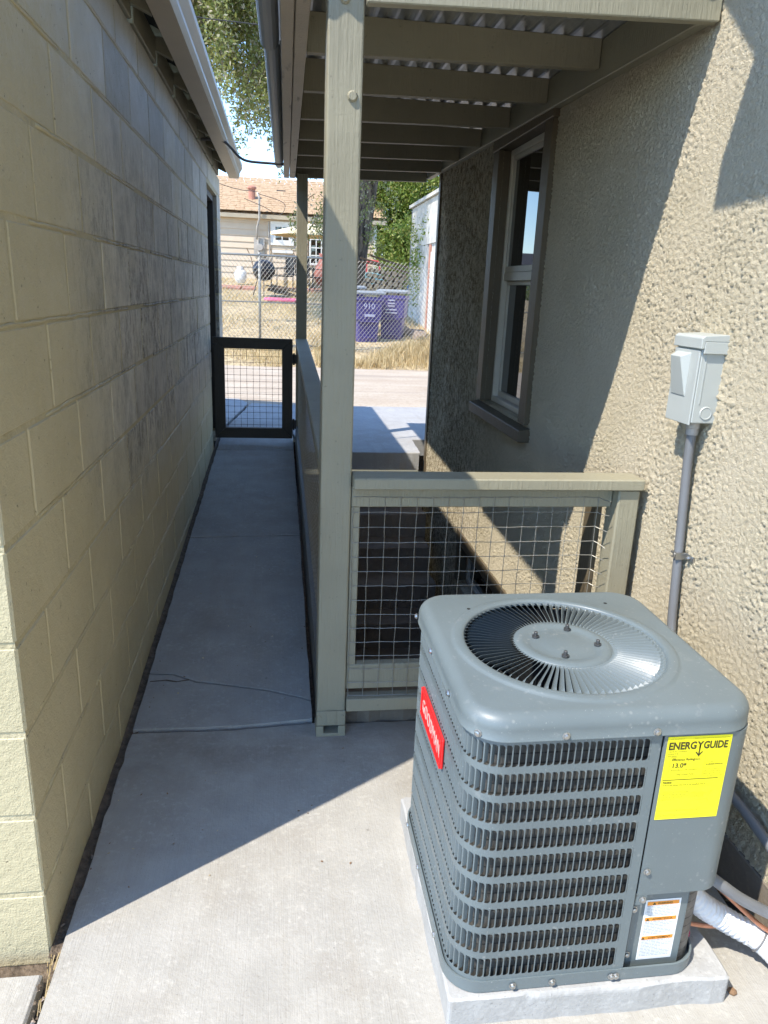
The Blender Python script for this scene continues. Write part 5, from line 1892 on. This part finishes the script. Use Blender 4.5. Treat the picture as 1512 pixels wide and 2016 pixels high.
# wood pile
wp = thing('wood_pile', 'stacked split firewood with old planks on top behind the purple bins', 'firewood', (3.0, 21.5, zY(21.5)))
for r_ in range(5):
    for c_ in range(11 - r_):
        x = 2.30 + c_ * .155 + r_ * .06 + rnd.uniform(-.02, .02)
        z = zY(21.5) + .32 + r_ * .13 - .02 * c_
        n = rnd.choice((5, 6, 7))
        rr2 = rnd.uniform(.055, .082)
        pts = [(x + rr2 * rnd.uniform(.8, 1.1) * math.cos(2 * math.pi * k / n), z + rr2 * rnd.uniform(.8, 1.1) * math.sin(2 * math.pi * k / n)) for k in range(n)]
        mm = MB().prism(pts, 'y', 21.2 + rnd.uniform(-.08, .08), 21.8)
        mm.mi[-2] = 1
        mm.build('log', ['log', 'logend'], wp)
for k, (xa, za, xb, zb_) in enumerate(((2.2, 1.10, 3.7, .72), (2.5, 1.18, 3.95, .80), (2.15, 1.02, 3.2, .90))):
    z0 = zY(21.5) + .02
    MB().hexa([(xa, 21.1 + .2 * k, z0 + za), (xb, 21.1 + .2 * k, z0 + zb_), (xb, 21.25 + .2 * k, z0 + zb_), (xa, 21.25 + .2 * k, z0 + za), (xa, 21.1 + .2 * k, z0 + za + .045), (xb, 21.1 + .2 * k, z0 + zb_ + .045), (xb, 21.25 + .2 * k, z0 + zb_ + .045), (xa, 21.25 + .2 * k, z0 + za + .045)]).build('plank', 'log', wp)
bk = MB().lathe([(.08, 0), (.11, .20), (.12, .22)], 12, (0, 0, 0)).build('bucket', 'bluetarp')
bk.location = (3.55, 20.9, zY(20.9) + .42)
bk.rotation_euler = (R_(70), 0, 0)
tag(bk, 'small blue bucket tipped over on the right end of the firewood', 'bucket')
ty = thing('toy_car', 'red and teal plastic ride in toy car behind the firewood', 'toy', (3.1, 25.2, zY(25.2)))
x, y, z = 3.05, 25.2, zY(25.2)
MB().prism([(x - .32, z + .12), (x + .32, z + .12), (x + .34, z + .36), (x + .18, z + .50), (x - .30, z + .50)], 'y', y - .3, y + .3).build('body', 'toyteal', ty, bevel=.03)
MB().prism([(x - .30, z + .78), (x + .20, z + .78), (x + .14, z + .88), (x - .22, z + .90)], 'y', y - .3, y + .3).build('roof', 'toyred', ty, bevel=.03)
for xx in (-.27, .15):
    MB().box(x + xx, x + xx + .05, y - .28, y - .23, z + .5, z + .785).build('pillar', 'toyred', ty)
for xx in (-.2, .2):
    MB().lathe([(.10, -.33), (.12, -.32), (.12, -.27), (.10, -.26)], 12, (x + xx, y, z + .12), 'y').build('wheel', 'black_hw', ty)
for k, (x, y, s) in enumerate(((2.78, 15.1, .20), (2.98, 14.4, .15), (2.62, 15.6, .17))):
    bm = bmesh.new()
    bmesh.ops.create_icosphere(bm, subdivisions=2, radius=s)
    for v_ in bm.verts:
        v_.co *= 1 + rnd.uniform(-.22, .22)
        v_.co.z *= .65
    me = bpy.data.meshes.new('rubble_chunk')
    bm.to_mesh(me); bm.free()
    me.materials.append(MAT['rubble'])
    o = obj('rubble_chunk', me)
    o.location = (x, y, zY(y) + s * .3)
    o.rotation_euler = (0, 0, k)
    tag(o, ('largest broken concrete chunk in the grass between the bins and white garage', 'broken concrete chunk nearest the fence by the white garage', 'broken concrete chunk farthest back beside the purple bin')[k], 'rubble', 'broken concrete by the white garage')

# ================================================================ TREES
def leaf_cloud(name, centers, mat, parent, size=(.03, .06), droop=.4, seed=5):
    """centers: array (n,3) of leaf positions"""
    r = np.random.default_rng(seed)
    n = len(centers)
    L = r.uniform(size[0], size[1], n)
    d = r.normal(size=(n, 3)); d[:, 2] -= droop
    d /= np.linalg.norm(d, axis=1)[:, None]
    u = r.normal(size=(n, 3))
    w = np.cross(d, u); w /= np.linalg.norm(w, axis=1)[:, None]
    v = np.empty((n, 4, 3))
    v[:, 0] = centers
    v[:, 1] = centers + d * (L * .5)[:, None] + w * (L * .22)[:, None]
    v[:, 2] = centers + d * L[:, None]
    v[:, 3] = centers + d * (L * .5)[:, None] - w * (L * .22)[:, None]
    me = bpy.data.meshes.new(name)
    me.vertices.add(n * 4)
    me.vertices.foreach_set('co', v.astype(np.float32).ravel())
    me.loops.add(n * 4)
    me.loops.foreach_set('vertex_index', np.arange(n * 4, dtype=np.int32))
    me.polygons.add(n)
    me.polygons.foreach_set('loop_start', np.arange(0, n * 4, 4, dtype=np.int32))
    me.polygons.foreach_set('loop_total', np.full(n, 4, np.int32))
    me.update(calc_edges=True)
    me.materials.append(MAT[mat])
    return obj(name, me, parent)

tr = thing('elm_tree', 'large old elm with furrowed leaning trunk and drooping branches in the yard', 'tree', (2.15, 22, zY(22)))
tb0 = zY(22) - .1
m = MB()
m.tube(smooth_path([(2.02, 22, tb0), (2.10, 22, tb0 + .6), (2.22, 22, tb0 + 1.6), (2.40, 22, tb0 + 2.7), (2.52, 21.9, tb0 + 4.2), (2.2, 21.6, tb0 + 6.5), (1.6, 21, tb0 + 9)], 5), [.36 - .20 * (i / 30) for i in range(31)], 14)
m.tube(smooth_path([(2.3, 22, tb0 + 1.0), (1.75, 21.8, tb0 + 1.7), (1.48, 21.5, tb0 + 2.6), (1.20, 21, tb0 + 3.8), (.4, 20, tb0 + 5.6), (-.6, 18.8, tb0 + 7.2), (-1.6, 18, tb0 + 8.2)], 5), [.20 - .13 * (i / 30) for i in range(31)], 10)
m.tube(smooth_path([(2.2, 21.7, tb0 + 5.6), (1.2, 20.5, tb0 + 7), (.2, 18.5, tb0 + 7.8), (-.7, 17, tb0 + 8)], 5), [.13 - .08 * (i / 15) for i in range(16)], 8)
m.build('trunk', 'bark', tr, smooth=True)
# drooping branchlets with leaves along them
r = np.random.default_rng(11)
tw = MB()
cent = []
def droop_branch(p, length, dirx, diry, leaves, spread=.10, rad=.012):
    pts = [np.array(p)]
    d = np.array([dirx, diry, -.15])
    for k in range(10):
        d = d + np.array([r.normal(0, .16), r.normal(0, .16), -.16])
        d = d / np.linalg.norm(d)
        pts.append(pts[-1] + d * length / 10)
    tw.tube([tuple(q) for q in pts], [rad * (1 - .085 * i) for i in range(11)], 4, False)
    P = np.array(pts)
    t_ = r.uniform(.05, 1, leaves) * 9.99
    i_ = t_.astype(int)
    q = P[i_] + (P[i_ + 1] - P[i_]) * (t_ - i_)[:, None]
    q = q + r.normal(0, spread, (leaves, 3))
    cent.append(q)
for k in range(150):
    # crown over the gap: x about -2.2..0.6 at y 15..20
    y = r.uniform(15.2, 20.5)
    x = r.uniform(-2.3, .7) * y / 18
    z = 1.45 + y * r.uniform(.245, .40)
    droop_branch((x, y, z), r.uniform(.8, 1.9), r.normal(0, .6), r.normal(0, .6), int(r.uniform(220, 460)), .13)
for k in range(70):
    y = r.uniform(15.2, 20.5)
    x = r.uniform(-2.3, .7) * y / 18
    z = 1.45 + y * r.uniform(.33, .46)
    droop_branch((x, y, z), r.uniform(.8, 1.6), r.normal(0, .6), r.normal(0, .6), int(r.uniform(450, 800)), .20)
for k in range(34):
    # long hanging strands against the sky near the canopy
    y = r.uniform(15.5, 19.5)
    x = r.uniform(-.65, .45) * y / 18
    z = 1.45 + y * r.uniform(.17, .27)
    droop_branch((x, y, z), r.uniform(.5, 1.3), r.normal(0, .4), r.normal(0, .4), int(r.uniform(25, 80)), .05, .006)
for k in range(46):
    # sprigs around the trunk and right of the left limb
    y = r.uniform(19, 21.5)
    x = r.choice([r.uniform(.55, 1.3), r.uniform(1.1, 1.6), r.uniform(2.3, 2.9)]) * y / 22
    z = tb0 + r.uniform(1.5, 4.6)
    droop_branch((x, y, z), r.uniform(.5, 1.2), r.normal(0, .5), r.normal(0, .5), int(r.uniform(60, 140)), .09, .008)
for k in range(60):
    # the rest of the crown, above the frame
    a = r.uniform(0, 6.28)
    q = r.uniform(.3, 4)
    droop_branch((1.6 + q * math.cos(a), 20.5 + q * math.sin(a), tb0 + r.uniform(6.5, 9.5)), r.uniform(1, 2.2), r.normal(0, .6), r.normal(0, .6), 260, .22)
stuff(tw.build('branchlets', 'bark', tr, fix=False))
leaf_cloud('crown', np.concatenate(cent), 'leaf', tr, (.06, .115), .5, 6)

def bush_tree(name, label, x, y, z0, h, w, n, seed, gap=True):
    t_ = thing(name, label, 'tree', (x, y, z0), 'green trees behind the yard')
    r = np.random.default_rng(seed)
    mm = MB()
    mm.tube([(x, y, z0 - .1), (x + .05, y, z0 + h * .3), (x - .1, y, z0 + h * .7)], [.12, .09, .04], 7)
    cs = []
    for k in range(60):
        a = r.uniform(0, 6.28)
        q = w * math.sqrt(r.uniform(0, 1)) * .9
        zz_ = z0 + h * r.uniform(.12, .95)
        q *= math.sqrt(max(.1, 1 - ((zz_ - z0 - h * .5) / (h * .55)) ** 2))
        c = np.array([x + q * math.cos(a), y + q * math.sin(a) * .7, zz_])
        mm.tube([(x, y, zz_ - .3), tuple(c)], [.03, .008], 4, False)
        cs.append(c + r.normal(0, 1, (n // 60, 3)) * np.array([.20, .20, .16]) * w)
    mm.build('trunk', 'bark', t_, fix=False)
    leaf_cloud('crown', np.concatenate(cs), 'leaf_bush', t_, (.08, .15), .3, seed)
bush_tree('leafy_tree', 'bright green bushy tree between the elm trunk and the white garage', 4.0, 28.4, 1.5, 4.3, 1.75, 42000, 21)
bush_tree('leafy_tree', 'green tree rising above the white garage roof beside the stucco corner', 6.0, 27.6, 1.5, 4.7, 1.8, 36000, 22)
bush_tree('leafy_tree', 'low dark shrubby tree behind the firewood and toy car', 4.4, 25.9, 1.4, 2.3, 1.1, 16000, 23)
bush_tree('leafy_tree', 'green tree at the teal house, seen in the window reflection', -11.2, 40, .3, 1.7, 1.3, 4000, 25)
# vine on the white garage corner
vn = []
r = np.random.default_rng(31)
for k in range(14):
    q = np.array([3.08, 17.6 + r.uniform(-.9, .9), 1.2 + r.uniform(0, 1.9)])
    vn.append(q + r.normal(0, 1, (60, 3)) * np.array([.04, .16, .14]))
vo = leaf_cloud('climbing_vine', np.concatenate(vn), 'leaf_bush', None, (.05, .09), .4, 32)
tag(vo, 'sparse green vine climbing the corner of the white garage', 'vine')
